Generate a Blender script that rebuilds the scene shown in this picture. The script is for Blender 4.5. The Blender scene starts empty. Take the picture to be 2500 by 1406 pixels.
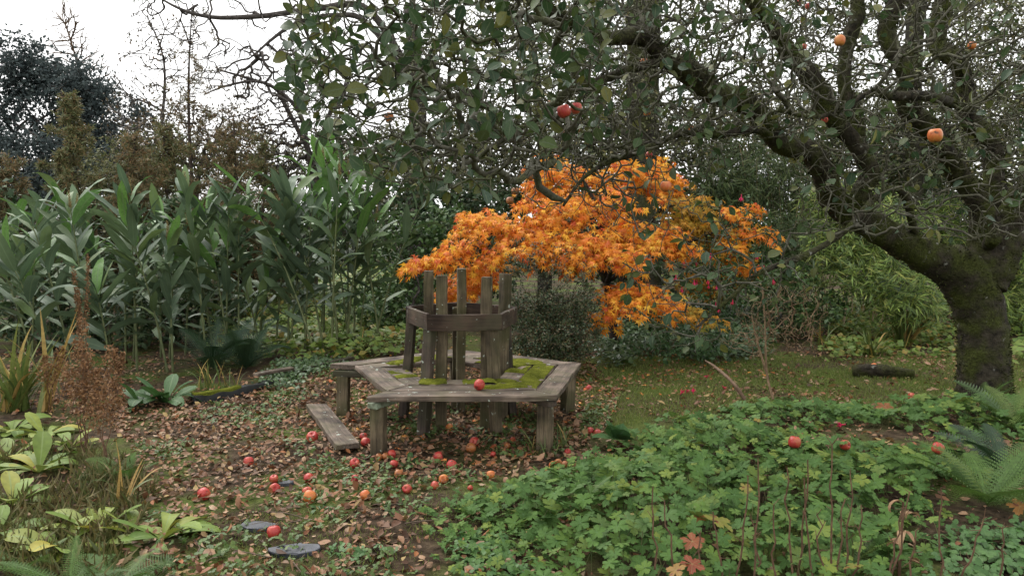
import bpy, bmesh, math, random
import numpy as np
from mathutils import Matrix, Vector

# ------------------------------------------------------------------ camera, sky, sun, exposure
scene = bpy.context.scene
COL = scene.collection
FPX, CAM_H, PITCH = 1900.0, 1.70, 0.084          # focal length in pixels of a 2500 px wide frame

cam_data = bpy.data.cameras.new('camera')
cam_data.sensor_fit = 'HORIZONTAL'
cam_data.sensor_width = 36.0
cam_data.lens = 36.0 * FPX / 2500.0
cam_data.clip_start = 0.05
cam_data.clip_end = 2000.0
cam = bpy.data.objects.new('camera', cam_data)
cam.location = (0, 0, CAM_H)
cam.rotation_euler = (math.pi / 2 - PITCH, 0, 0)
COL.objects.link(cam)
scene.camera = cam

SUN_EL, SUN_AZ = math.radians(52), math.radians(-40)   # azimuth from +Y, negative = left
world = bpy.data.worlds.new('World')
scene.world = world
world.use_nodes = True
wn, wl = world.node_tree.nodes, world.node_tree.links
wn.clear()
sky = wn.new('ShaderNodeTexSky')
sky.sky_type = 'NISHITA'
sky.sun_disc = False
sky.sun_elevation = SUN_EL
sky.sun_rotation = SUN_AZ
sky.air_density = 1.0
sky.dust_density = 6.0
hs = wn.new('ShaderNodeHueSaturation')
hs.inputs['Saturation'].default_value = 0.25
wl.new(sky.outputs[0], hs.inputs['Color'])
mx = wn.new('ShaderNodeMix')
mx.data_type = 'RGBA'
mx.inputs[0].default_value = 0.8
wl.new(hs.outputs[0], mx.inputs[6])
mx.inputs[7].default_value = (8.8, 8.8, 8.75, 1)         # even cloud cover
bg = wn.new('ShaderNodeBackground')
bg.inputs['Strength'].default_value = 0.11
wl.new(mx.outputs[2], bg.inputs[0])
wo = wn.new('ShaderNodeOutputWorld')
wl.new(bg.outputs[0], wo.inputs[0])

sd = bpy.data.lights.new('sun', 'SUN')
sd.energy = 1.3
sd.angle = math.radians(50)
sd.color = (1.0, 0.97, 0.93)
sun = bpy.data.objects.new('sun', sd)
sdir = Vector((math.sin(SUN_AZ) * math.cos(SUN_EL), math.cos(SUN_AZ) * math.cos(SUN_EL), math.sin(SUN_EL)))
sun.rotation_euler = sdir.to_track_quat('Z', 'Y').to_euler()
sun.location = (0, 0, 30)
COL.objects.link(sun)

scene.view_settings.view_transform = 'Standard'
scene.view_settings.look = 'None'
scene.view_settings.gamma = 1.0
scene.view_settings.exposure = 1.0
scene.render.engine = 'CYCLES'
scene.cycles.use_denoising = True
scene.cycles.max_bounces = 6
scene.cycles.diffuse_bounces = 3
scene.cycles.glossy_bounces = 2
scene.cycles.transmission_bounces = 3
scene.cycles.transparent_max_bounces = 6
scene.cycles.caustics_reflective = False
scene.cycles.caustics_refractive = False

rng = np.random.default_rng(11)
random.seed(11)
CP, SP = math.cos(PITCH), math.sin(PITCH)

# ------------------------------------------------------------------ helpers: where things stand
def W(px, py, dep):
    """point seen at a pixel of the 2500 px frame at a forward distance dep"""
    u, v = (np.asarray(px, float) - 1250) / FPX, -(np.asarray(py, float) - 703) / FPX
    dep = np.asarray(dep, float)
    return np.stack(np.broadcast_arrays(u * dep, dep * (CP + SP * v), CAM_H + dep * (-SP + CP * v)), -1)

def G(px, py, z=0.0):
    u, v = (px - 1250) / FPX, -(py - 703) / FPX
    t = (z - CAM_H) / (-SP + CP * v)
    return np.array([u * t, t * (CP + SP * v), z])

def project(P):
    P = np.asarray(P, float)
    x, y, z = P[..., 0], P[..., 1], P[..., 2] - CAM_H
    dep = CP * y - SP * z
    up = SP * y + CP * z
    return 1250 + FPX * x / np.maximum(dep, .01), 703 - FPX * up / np.maximum(dep, .01), dep

def gz(x, y):
    x, y = np.asarray(x, float), np.asarray(y, float)
    return (0.012 * np.sin(1.7 * x + .6 * y) + 0.010 * np.sin(2.9 * y - 1.3 * x + 1) + 0.006 * np.sin(6.1 * x + 4.7 * y))

def onground(px, py):
    p = G(px, py)
    p[2] = float(gz(p[0], p[1]))
    return p

def _hash(ix, iy, iz, seed):
    h = (ix.astype(np.int64) * 374761393 + iy.astype(np.int64) * 668265263 + iz.astype(np.int64) * 2147483647 + seed * 974711) & 0xffffffff
    h = ((h ^ (h >> 13)) * 1274126177) & 0xffffffff
    return ((h ^ (h >> 16)) & 0xffff) / 65535.0

def vnoise(P, scale, seed=0):
    P = np.asarray(P, float) * scale
    i = np.floor(P).astype(np.int64)
    f = P - i
    f = f * f * (3 - 2 * f)
    out = 0
    for dx in (0, 1):
        for dy in (0, 1):
            for dz in (0, 1):
                w = (f[..., 0] if dx else 1 - f[..., 0]) * (f[..., 1] if dy else 1 - f[..., 1]) * (f[..., 2] if dz else 1 - f[..., 2])
                out = out + w * _hash(i[..., 0] + dx, i[..., 1] + dy, i[..., 2] + dz, seed)
    return out * 2 - 1

def unit(v):
    v = np.asarray(v, float)
    return v / np.maximum(np.linalg.norm(v, axis=-1, keepdims=True), 1e-9)

def rdir(n):
    return unit(rng.normal(size=(n, 3)))

def basis(axis, normal):
    """rotation matrices whose Y is the leaf's axis and whose Z is close to its normal"""
    y = unit(axis)
    x = unit(np.cross(y, normal))
    z = np.cross(x, y)
    return np.stack([x, y, z], -1)

# ------------------------------------------------------------------ helpers: objects
def prop(o, label=None, cat=None, group=None, kind=None):
    if label: o['label'] = label
    if cat: o['category'] = cat
    if group: o['group'] = group
    if kind: o['kind'] = kind
    return o

def root(name, label, cat, loc, group=None):
    o = bpy.data.objects.new(name, None)
    o.empty_display_size = 0.1
    COL.objects.link(o)
    o.location = Vector([float(c) for c in loc])
    return prop(o, label, cat, group)

def mesh(name, V, F, mat=None, smooth=True, rnd=None, mid=None):
    V = np.ascontiguousarray(V, dtype=np.float32)
    F = np.ascontiguousarray(F, dtype=np.int32)
    me = bpy.data.meshes.new(name)
    n, k = F.shape
    me.vertices.add(len(V))
    me.vertices.foreach_set('co', V.ravel())
    me.loops.add(n * k)
    me.loops.foreach_set('vertex_index', F.ravel())
    me.polygons.add(n)
    me.polygons.foreach_set('loop_start', np.arange(0, n * k, k, dtype=np.int32))
    if smooth:
        me.polygons.foreach_set('use_smooth', np.ones(n, dtype=bool))
    me.update(calc_edges=True)
    if rnd is not None:
        a = me.attributes.new('rnd', 'FLOAT', 'POINT')
        a.data.foreach_set('value', np.ascontiguousarray(rnd, dtype=np.float32))
    if mid is not None:
        a = me.attributes.new('mid', 'FLOAT', 'POINT')
        a.data.foreach_set('value', np.ascontiguousarray(mid, dtype=np.float32))
    if mat: me.materials.append(mat)
    return me

def link(name, me, parent=None, M=None):
    o = bpy.data.objects.new(name, me)
    COL.objects.link(o)
    if parent is not None: o.parent = parent
    if M is not None: o.matrix_basis = M
    return o

def origin(parent):
    """world position of a parent made of translations only"""
    p = np.zeros(3)
    while parent is not None:
        p = p + np.array(parent.location)
        parent = parent.parent
    return p

def part(name, V, F, mat, parent, kind=None, rnd=None, mid=None, smooth=True):
    """a mesh given in world coordinates, as a child of a thing"""
    o = link(name, mesh(name, np.asarray(V) - origin(parent), F, mat, smooth, rnd, mid), parent)
    if kind: o['kind'] = kind
    return o

class Bag:
    """many copies of leaf templates gathered into one mesh"""
    def __init__(s):
        s.V, s.F, s.R, s.Mid, s.n = [], [], [], [], 0
    def add(s, tpl, R, T, size, rnd=None):
        tv, tf, tm = tpl
        N = len(T)
        if N == 0: return s
        size = np.broadcast_to(np.asarray(size, float), (N,))
        v = np.einsum('nij,kj->nki', R, tv) * size[:, None, None] + np.asarray(T)[:, None, :]
        k = len(tv)
        s.V.append(v.reshape(-1, 3))
        s.F.append((tf[None] + (np.arange(N) * k)[:, None, None] + s.n).reshape(-1, 3))
        if rnd is None: rnd = rng.random(N)
        s.R.append(np.repeat(rnd, k))
        s.Mid.append(np.tile(tm, N))
        s.n += N * k
        return s
    def build(s, name, mat, parent=None, kind='stuff'):
        V, F = np.concatenate(s.V), np.concatenate(s.F)
        if parent is not None: V = V - origin(parent)
        o = link(name, mesh(name, V, F, mat, True, np.concatenate(s.R), np.concatenate(s.Mid)), parent)
        if kind: o['kind'] = kind
        return o

def tpl_mesh(name, tpl, mat):
    return mesh(name, tpl[0], tpl[1], mat, True, None, tpl[2])

def M4(R, t, s=1.0):
    m = np.eye(4)
    m[:3, :3] = np.asarray(R) * s
    m[:3, 3] = t
    return Matrix(m.tolist())

def leaf_parts(parent, metas, R, T, size, name='leaf'):
    """each leaf an object of its own, sharing mesh data"""
    o0 = origin(parent)
    size = np.broadcast_to(np.asarray(size, float), (len(T),))
    for i in range(len(T)):
        link(name, metas[i % len(metas)], parent, M4(R[i], T[i] - o0, size[i]))

def leaves_split(parent, tpls, R, T, size, mat, n_ind=300, rnd=None, name='leaf', rest='foliage'):
    """the leaves that show largest as parts, the rest as one part of kind stuff"""
    size = np.broadcast_to(np.asarray(size, float), (len(T),))
    px, py, dep = project(T)
    vis = (px > 10) & (px < 2490) & (py > 10) & (py < 1396) & (dep > .5)
    score = np.where(vis, size / dep, 0)
    order = np.argsort(-score)
    ind = order[:n_ind]
    ind = ind[score[ind] > 0]
    oth = np.setdiff1d(np.arange(len(T)), ind)
    metas = [tpl_mesh(name, t, mat) for t in tpls]
    leaf_parts(parent, metas, R[ind], T[ind], size[ind], name)
    if len(oth):
        b = Bag()
        which = rng.integers(0, len(tpls), len(oth))
        for k, t in enumerate(tpls):
            s = oth[which == k]
            b.add(t, R[s], T[s], size[s], None if rnd is None else rnd[s])
        b.build(rest, mat, parent)

# ------------------------------------------------------------------ helpers: leaf shapes (Y along the leaf, Z its normal)
def blade(n, width, prof, bend=0.0, fold=0.15, wave=0.0, twist=0.0, wf=3.0, side=0.0):
    t = np.linspace(0, 1, n + 1)
    ang = -bend * t ** 1.4
    dy, dz = np.cos(ang) / n, np.sin(ang) / n
    y = np.concatenate([[0], np.cumsum(dy[:-1])])
    z = np.concatenate([[0], np.cumsum(dz[:-1])])
    w = width * np.array([prof(a) for a in t]) * .5
    V, Mi = [], []
    for i in range(n + 1):
        tw = twist * t[i]
        nx = np.array([math.cos(tw), 0, math.sin(tw)])
        up = np.array([0, -math.sin(ang[i]), math.cos(ang[i])])
        c = np.array([side * math.sin(t[i] * 2.2), y[i], z[i]])
        wv = wave * math.sin(t[i] * wf * 2 * math.pi)
        V += [c - nx * w[i] + up * (w[i] * fold + wv * w[i]), c, c + nx * w[i] + up * (w[i] * fold - wv * w[i])]
        Mi += [1, 0, 1]
    F = []
    for i in range(n):
        a = i * 3
        for j in (0, 1):
            p, q, r, s = a + j, a + j + 1, a + j + 4, a + j + 3
            F += [(p, q, r), (p, r, s)]
    return np.array(V), np.array(F, dtype=np.int32), np.array(Mi, float)

oval = lambda t: max(0.02, math.sin(math.pi * t ** 0.8) ** 0.8)
lance = lambda t: max(0.02, math.sin(math.pi * t ** 0.7) ** 0.9)
strap = lambda t: max(0.03, min(1, .25 + 3.2 * t) * (1 - max(0, (t - .55) / .45) ** 2.2))
grassy = lambda t: max(0.04, (1 - t ** 2.5))
spoon = lambda t: max(0.05, .22 + .78 * math.sin(math.pi * min(1, max(0, (t - .1) / .95)) ** 1.5) ** .9 if t < .97 else .35)

def rhomb(wd=.55, fold=.12, bend=.1):
    V = np.array([[0, 0, 0], [-wd / 2, .45, fold], [0, .5, 0], [wd / 2, .45, fold], [0, 1, -bend]])
    F = np.array([[0, 2, 1], [0, 3, 2], [1, 2, 4], [2, 3, 4]], dtype=np.int32)
    return V, F, np.array([0, 1, 0, 1, 0.])

def quadleaf(wd=.55, fold=.1):
    V = np.array([[0, 0, 0], [-wd / 2, .45, fold], [wd / 2, .45, fold], [0, 1, 0]])
    return V, np.array([[0, 2, 1], [1, 2, 3]], dtype=np.int32), np.array([0, 1, 1, 0.])

def star(lobes=7, droop=.25, spread=2.15, valley=.34, seed=0, wid=.5):
    """palmate maple leaf: pointed lobes fanning out of the stalk end"""
    r = np.random.default_rng(seed)
    V, F = [[0, 0, 0]], []
    angs = np.linspace(-spread, spread, lobes)
    pts = []
    for i, a in enumerate(angs):
        L = (1.0 - .42 * abs(a / spread) ** 1.3) * r.uniform(.9, 1.05)
        st = (angs[1] - angs[0]) * .5
        if i == 0: pts.append((a - st, valley * .5))
        pts += [(a - st * wid, L * .52), (a + r.uniform(-.06, .06), L), (a + st * wid, L * .52)]
        pts.append((a + st, valley if i < lobes - 1 else valley * .5))
    for a, L in pts:
        x, y = math.sin(a) * L, math.cos(a) * L
        V.append([x, y, -droop * L * L + .06 * math.sin(3 * a)])
    n = len(pts)
    for i in range(n - 1):
        F.append((0, i + 2, i + 1))
    V = np.array(V); V[:, :] *= .62
    mid = np.ones(n + 1); mid[0] = 0
    for i in range(lobes): mid[1 + 1 + 4 * i + 1] = 0
    return V, np.array(F, dtype=np.int32), mid

def palm(lobes=5, seed=0, cup=.12, spread=2.5):
    """rounded lobed leaf with toothed tips (geranium)"""
    r = np.random.default_rng(seed)
    angs = np.linspace(-spread, spread, lobes)
    st = (angs[1] - angs[0]) * .5
    pts = [(-spread - st * .8, .15)]
    for i, a in enumerate(angs):
        L = r.uniform(.9, 1.08)
        pts += [(a - st * .82, L * .62), (a - st * .62, L * .86), (a - st * .36, L * .8), (a - st * .18, L * .98), (a, L * .92),
                (a + st * .16, L * 1.02), (a + st * .4, L * .8), (a + st * .64, L * .88), (a + st * .84, L * .6)]
        if i < lobes - 1: pts.append((a + st, .42 * r.uniform(.85, 1.15)))
    pts.append((spread + st * .8, .15))
    V, mid = [[0, 0, -.03]], [0]
    for k, (a, L) in enumerate(pts):
        z = cup * L * L * (.5 + .8 * math.cos(a * math.pi / st * .5)) - .14 * L ** 3 + r.normal() * .02
        V.append([math.sin(a) * L, math.cos(a) * L, z]); mid.append(1)
    n = len(pts)
    F = [(0, i + 2, i + 1) for i in range(n - 1)]
    V = np.array(V); V *= .5
    mid = np.array(mid, float)
    for i in range(lobes):
        mid[1 + 1 + i * 10 + 4] = 0
    return V, np.array(F, dtype=np.int32), mid

def trefoil(seed=0):
    """three rounded notched leaflets on one stalk (columbine)"""
    r = np.random.default_rng(seed)
    V, F, mid = [], [], []
    for a in (-1.15, 0, 1.15):
        c, s = math.cos(a), math.sin(a)
        base = len(V)
        P = [(0, 0), (-.3, .28), (-.36, .55), (-.2, .72), (-.06, .62), (.08, .74), (.24, .7), (.36, .5), (.28, .26)]
        for (x, y) in P:
            y += .12
            V.append([(x * c + y * s) * .6, (-x * s + y * c) * .6, (.12 * abs(x) - .1 * y * y) * .6 + r.normal() * .01])
            mid.append(0 if x == 0 else .7)
        for i in range(1, len(P) - 1): F.append((base, base + i + 1, base + i))
    return np.array(V), np.array(F, dtype=np.int32), np.array(mid)

# ------------------------------------------------------------------ helpers: tubes and branching
def catmull(P, n):
    P = np.asarray(P, float)
    Q = np.concatenate([[2 * P[0] - P[1]], P, [2 * P[-1] - P[-2]]])
    out = []
    for i in range(len(P) - 1):
        a, b, c, d = Q[i:i + 4]
        for t in np.linspace(0, 1, n, endpoint=False):
            out.append(.5 * ((2 * b) + (-a + c) * t + (2 * a - 5 * b + 4 * c - d) * t * t + (-a + 3 * b - 3 * c + d) * t ** 3))
    out.append(P[-1])
    return np.array(out)

def tubes(chains, sides, caps=False):
    """chains: list of (points (n,3), radii (n,)); one open tube each"""
    P = np.concatenate([c[0] for c in chains])
    R = np.concatenate([c[1] for c in chains])
    L = np.array([len(c[0]) for c in chains])
    start = np.concatenate([[0], np.cumsum(L)[:-1]])
    end = start + L - 1
    nxt = np.minimum(np.arange(len(P)) + 1, len(P) - 1); nxt[end] = end
    prv = np.maximum(np.arange(len(P)) - 1, 0); prv[start] = start
    T = unit(P[nxt] - P[prv])
    ref = np.tile(np.array([.28, .33, .9]), (len(P), 1))
    d0 = unit(P[end] - P[start])                      # one reference per chain avoids twisting
    alt = np.abs(d0 @ unit(np.array([.28, .33, .9]))) > .75
    ref[np.repeat(alt, L)] = np.array([.9, -.4, .15])
    u = unit(np.cross(T, ref)); v = np.cross(T, u)
    a = np.arange(sides) * 2 * math.pi / sides
    V = P[:, None, :] + R[:, None, None] * (np.cos(a)[None, :, None] * u[:, None, :] + np.sin(a)[None, :, None] * v[:, None, :])
    seg = np.setdiff1d(np.arange(len(P)), end)
    j = np.arange(sides); k = (j + 1) % sides
    A = seg[:, None] * sides
    F = np.stack([A + j, A + k, A + sides + k, A + sides + j], -1).reshape(-1, 4)
    return V.reshape(-1, 3), F, np.repeat(np.arange(len(chains)), L * sides)

class Skeleton:
    def __init__(s):
        s.P, s.par, s.fix, s.len = [], [], [], []
    def limb(s, pts, rad, parent=-1):
        """a fixed polyline; returns indices"""
        idx = []
        for p, r in zip(pts, rad):
            s.P.append(np.asarray(p, float)); s.par.append(parent); s.fix.append(float(r))
            s.len.append(0 if parent < 0 else s.len[parent] + .35 * np.linalg.norm(s.P[-1] - s.P[parent]))
            parent = len(s.P) - 1; idx.append(parent)
        return idx
    def grow(s, targets, step=.12, jit=.12, w=.22, grav=0.0, minfix=0.0, maxlen=9.0, back=.5):
        targets = np.asarray(targets, float)
        base = np.array(s.P)
        d0 = np.array([np.min(np.linalg.norm(base - t, axis=1)) for t in targets])
        cap = len(s.P) + int(sum(d0) / step * 1.1) + len(targets) * 4 + 1000
        A = np.zeros((cap, 3)); Ln = np.zeros(cap); n = len(s.P)
        A[:n] = base; Ln[:n] = s.len
        tips = []
        for t in targets[np.argsort(d0)]:
            if n > cap - 60: break
            dd = np.sqrt(((A[:n] - t) ** 2).sum(1))
            i = int(np.argmin(dd + w * Ln[:n]))
            d = dd[i]
            if d > maxlen or d < 1e-4: continue
            p0 = A[i]
            pd = unit(p0 - A[s.par[i]]) if s.par[i] >= 0 else np.array([0, 0, 1.])
            if s.fix[i] > .02: pd = unit(pd * .5 + rng.normal(size=3) * .5)
            m = max(2, min(40, int(math.ceil(d / step))))
            ctrl = p0 + (pd * back + unit(t - p0) * (1 - back)) * d * .5 + np.array([0, 0, grav * d])
            tt = np.linspace(0, 1, m + 1)[1:, None]
            Q = (1 - tt) ** 2 * p0 + 2 * tt * (1 - tt) * ctrl + tt ** 2 * t
            wob = rng.normal(size=(m, 3)) * jit * step
            wob[-1] *= .3
            Q = Q + wob
            par = i
            for q in Q:
                A[n] = q; Ln[n] = Ln[par] + np.linalg.norm(q - A[par])
                s.P.append(q); s.par.append(par); s.fix.append(0.0); s.len.append(Ln[n])
                par = n; n += 1
            tips.append(par)
        return tips
    def finish(s, tip=.0018, e=2.3, rmax=.2):
        n = len(s.P)
        P = np.array(s.P); par = np.array(s.par); fix = np.array(s.fix)
        acc = np.zeros(n); R = np.zeros(n)
        main = -np.ones(n, int); best = np.zeros(n)
        for i in range(n - 1, -1, -1):
            r = tip if acc[i] == 0 else min(rmax, acc[i] ** (1 / e) * 1.003)
            if fix[i] > 0: r = fix[i]
            R[i] = r
            p = par[i]
            if p >= 0:
                acc[p] += min(r, .08) ** e if fix[p] == 0 else 0
                if fix[i] == 0 and r > best[p] and fix[p] == 0:
                    best[p] = r; main[p] = i
        s.Pa, s.R, s.pa, s.main = P, R, par, main
        return s
    def chains(s):
        out = []
        fix = np.array(s.fix)
        is_main = np.zeros(len(s.Pa), bool)
        is_main[s.main[s.main >= 0]] = True
        for i in np.nonzero((fix == 0) & ~is_main)[0]:
            pts, rad = [], []
            p = s.pa[i]
            if p >= 0:
                pts.append(s.Pa[p]); rad.append(min(s.R[i] * 1.15, s.R[p]))
            j = i
            while j >= 0:
                pts.append(s.Pa[j]); rad.append(s.R[j])
                j = s.main[j]
            rad[-1] *= .6
            if len(pts) >= 2: out.append((np.array(pts), np.array(rad)))
        return out
    def build(s, parent, mat, name='branches', thick=.012, sides=(4, 8)):
        ch = s.chains()
        thin = [c for c in ch if c[1].max() <= thick]
        fat = [c for c in ch if c[1].max() > thick]
        for lst, k, nm in ((thin, sides[0], 'twigs'), (fat, sides[1], name)):
            if lst:
                V, F, ci = tubes(lst, k)
                part(nm, V, F, mat, parent, 'stuff', rnd=rng.random(len(lst))[ci])

def bark_tube(name, pts, rad, mat, parent, sides=16, n=10, amp=.12, seed=0, freq=9.0):
    """a thick limb: smooth path, uneven mossy skin"""
    P = catmull(pts, n); R = catmull(np.stack([rad, rad, rad], 1), n)[:, 0]
    V, F, _ = tubes([(P, R)], sides)
    C = np.repeat(P, sides, 0)
    D = V - C
    k = 1 + amp * vnoise(V, freq, seed) + amp * .6 * vnoise(V, freq * 2.7, seed + 1) + amp * .4 * vnoise(V, freq * 6, seed + 2)
    V = C + D * k[:, None]
    # close both ends
    m = len(P)
    V = np.concatenate([V, [P[0]], [P[-1]]])
    j = np.arange(sides); q = (j + 1) % sides
    a, b = m * sides, m * sides + 1
    F = np.concatenate([F, np.stack([q, j, np.full(sides, a), np.full(sides, a)], 1)[:, [0, 1, 2, 2]],
                        np.stack([(m - 1) * sides + j, (m - 1) * sides + q, np.full(sides, b), np.full(sides, b)], 1)[:, [0, 1, 2, 2]]])
    tri = np.concatenate([F[:, [0, 1, 2]], F[F[:, 2] != F[:, 3]][:, [0, 2, 3]]])
    o = part(name, V, tri, mat, parent)
    return P, R

# ------------------------------------------------------------------ materials
def nodes(name):
    m = bpy.data.materials.new(name)
    m.use_nodes = True
    nt = m.node_tree
    nt.nodes.clear()
    out = nt.nodes.new('ShaderNodeOutputMaterial')
    return m, nt.nodes, nt.links, out

def ramp(N, stops, interp='LINEAR'):
    r = N.new('ShaderNodeValToRGB')
    r.color_ramp.interpolation = interp
    el = r.color_ramp.elements
    while len(el) < len(stops): el.new(0.5)
    for e, (p, c) in zip(el, stops):
        e.position = p; e.color = (c[0], c[1], c[2], 1)
    return r

def rnd_value(N, L):
    at = N.new('ShaderNodeAttribute'); at.attribute_name = 'rnd'
    oi = N.new('ShaderNodeObjectInfo')
    ad = N.new('ShaderNodeMath'); ad.operation = 'ADD'
    L.new(at.outputs['Fac'], ad.inputs[0]); L.new(oi.outputs['Random'], ad.inputs[1])
    fr = N.new('ShaderNodeMath'); fr.operation = 'FRACT'
    L.new(ad.outputs[0], fr.inputs[0])
    return fr.outputs[0]

def leaf_mat(name, cols, rough=.5, spec=.35, transl=.2, vein=None, blotch=None, blotch_scale=25.0, blotch_at=.62):
    """leaf colour picked per leaf from a list; optional pale midrib and blotches"""
    m, N, L, out = nodes(name)
    n = len(cols)
    r = ramp(N, [(i / max(1, n - 1), c) for i, c in enumerate(cols)])
    L.new(rnd_value(N, L), r.inputs[0])
    col = r.outputs[0]
    tc = N.new('ShaderNodeTexCoord')
    nz = N.new('ShaderNodeTexNoise'); nz.inputs['Scale'].default_value = blotch_scale; nz.inputs['Detail'].default_value = 3
    L.new(tc.outputs['Object'], nz.inputs['Vector'])
    hv = N.new('ShaderNodeHueSaturation')
    mr = N.new('ShaderNodeMapRange'); mr.inputs[1].default_value = .3; mr.inputs[2].default_value = .7
    mr.inputs[3].default_value = .78; mr.inputs[4].default_value = 1.22
    L.new(nz.outputs[0], mr.inputs[0]); L.new(mr.outputs[0], hv.inputs['Value']); L.new(col, hv.inputs['Color'])
    col = hv.outputs[0]
    if blotch:
        mb = N.new('ShaderNodeMix'); mb.data_type = 'RGBA'
        st = N.new('ShaderNodeMapRange'); st.inputs[1].default_value = blotch_at; st.inputs[2].default_value = blotch_at + .1
        L.new(nz.outputs[0], st.inputs[0]); L.new(st.outputs[0], mb.inputs[0])
        L.new(col, mb.inputs[6]); mb.inputs[7].default_value = (*blotch, 1)
        col = mb.outputs[2]
    if vein:
        at = N.new('ShaderNodeAttribute'); at.attribute_name = 'mid'
        lt = N.new('ShaderNodeMapRange'); lt.inputs[1].default_value = .03; lt.inputs[2].default_value = .14
        lt.inputs[3].default_value = .75; lt.inputs[4].default_value = 0
        L.new(at.outputs['Fac'], lt.inputs[0])
        mv = N.new('ShaderNodeMix'); mv.data_type = 'RGBA'
        L.new(lt.outputs[0], mv.inputs[0]); L.new(col, mv.inputs[6]); mv.inputs[7].default_value = (*vein, 1)
        col = mv.outputs[2]
    p = N.new('ShaderNodeBsdfPrincipled')
    p.inputs['Roughness'].default_value = rough
    p.inputs['Specular IOR Level'].default_value = spec
    L.new(col, p.inputs['Base Color'])
    if transl > 0:
        t = N.new('ShaderNodeBsdfTranslucent'); L.new(col, t.inputs[0])
        ms = N.new('ShaderNodeMixShader'); ms.inputs[0].default_value = transl
        L.new(p.outputs[0], ms.inputs[1]); L.new(t.outputs[0], ms.inputs[2])
        L.new(ms.outputs[0], out.inputs[0])
    else:
        L.new(p.outputs[0], out.inputs[0])
    return m

def bark_mat(name, dark, light, moss=None, lichen=None, scale=14.0, moss_at=.5, bump=.6):
    m, N, L, out = nodes(name)
    tc = N.new('ShaderNodeTexCoord')
    n1 = N.new('ShaderNodeTexNoise'); n1.inputs['Scale'].default_value = scale; n1.inputs['Detail'].default_value = 8; n1.inputs['Roughness'].default_value = .65
    L.new(tc.outputs['Object'], n1.inputs['Vector'])
    r = ramp(N, [(.32, dark), (.62, light)])
    L.new(n1.outputs[0], r.inputs[0])
    col = r.outputs[0]
    if moss:
        n2 = N.new('ShaderNodeTexNoise'); n2.inputs['Scale'].default_value = scale * .28; n2.inputs['Detail'].default_value = 5
        L.new(tc.outputs['Object'], n2.inputs['Vector'])
        n4 = N.new('ShaderNodeTexNoise'); n4.inputs['Scale'].default_value = scale * 4; n4.inputs['Detail'].default_value = 3
        L.new(tc.outputs['Object'], n4.inputs['Vector'])
        rm = ramp(N, [(.3, tuple(c * .45 for c in moss)), (.75, tuple(c * 1.5 for c in moss))]); L.new(n4.outputs[0], rm.inputs[0])
        st = N.new('ShaderNodeMapRange'); st.inputs[1].default_value = moss_at - .08; st.inputs[2].default_value = moss_at + .1
        L.new(n2.outputs[0], st.inputs[0])
        mm = N.new('ShaderNodeMix'); mm.data_type = 'RGBA'
        L.new(st.outputs[0], mm.inputs[0]); L.new(col, mm.inputs[6]); L.new(rm.outputs[0], mm.inputs[7])
        col = mm.outputs[2]
    if lichen:
        n3 = N.new('ShaderNodeTexNoise'); n3.inputs['Scale'].default_value = scale * .9; n3.inputs['Detail'].default_value = 6
        mp = N.new('ShaderNodeMapping'); mp.inputs['Location'].default_value = (3.3, 7.1, 1.9)
        L.new(tc.outputs['Object'], mp.inputs[0]); L.new(mp.outputs[0], n3.inputs['Vector'])
        st = N.new('ShaderNodeMapRange'); st.inputs[1].default_value = .66; st.inputs[2].default_value = .75
        L.new(n3.outputs[0], st.inputs[0])
        mm = N.new('ShaderNodeMix'); mm.data_type = 'RGBA'
        L.new(st.outputs[0], mm.inputs[0]); L.new(col, mm.inputs[6]); mm.inputs[7].default_value = (*lichen, 1)
        col = mm.outputs[2]
    p = N.new('ShaderNodeBsdfPrincipled')
    p.inputs['Roughness'].default_value = .9
    p.inputs['Specular IOR Level'].default_value = .15
    L.new(col, p.inputs['Base Color'])
    if bump:
        b = N.new('ShaderNodeBump'); b.inputs['Strength'].default_value = bump; b.inputs['Distance'].default_value = .02
        n5 = N.new('ShaderNodeTexNoise'); n5.inputs['Scale'].default_value = scale * 2.2; n5.inputs['Detail'].default_value = 6
        L.new(tc.outputs['Object'], n5.inputs['Vector'])
        L.new(n5.outputs[0], b.inputs['Height']); L.new(b.outputs[0], p.inputs['Normal'])
    L.new(p.outputs[0], out.inputs[0])
    return m

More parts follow.
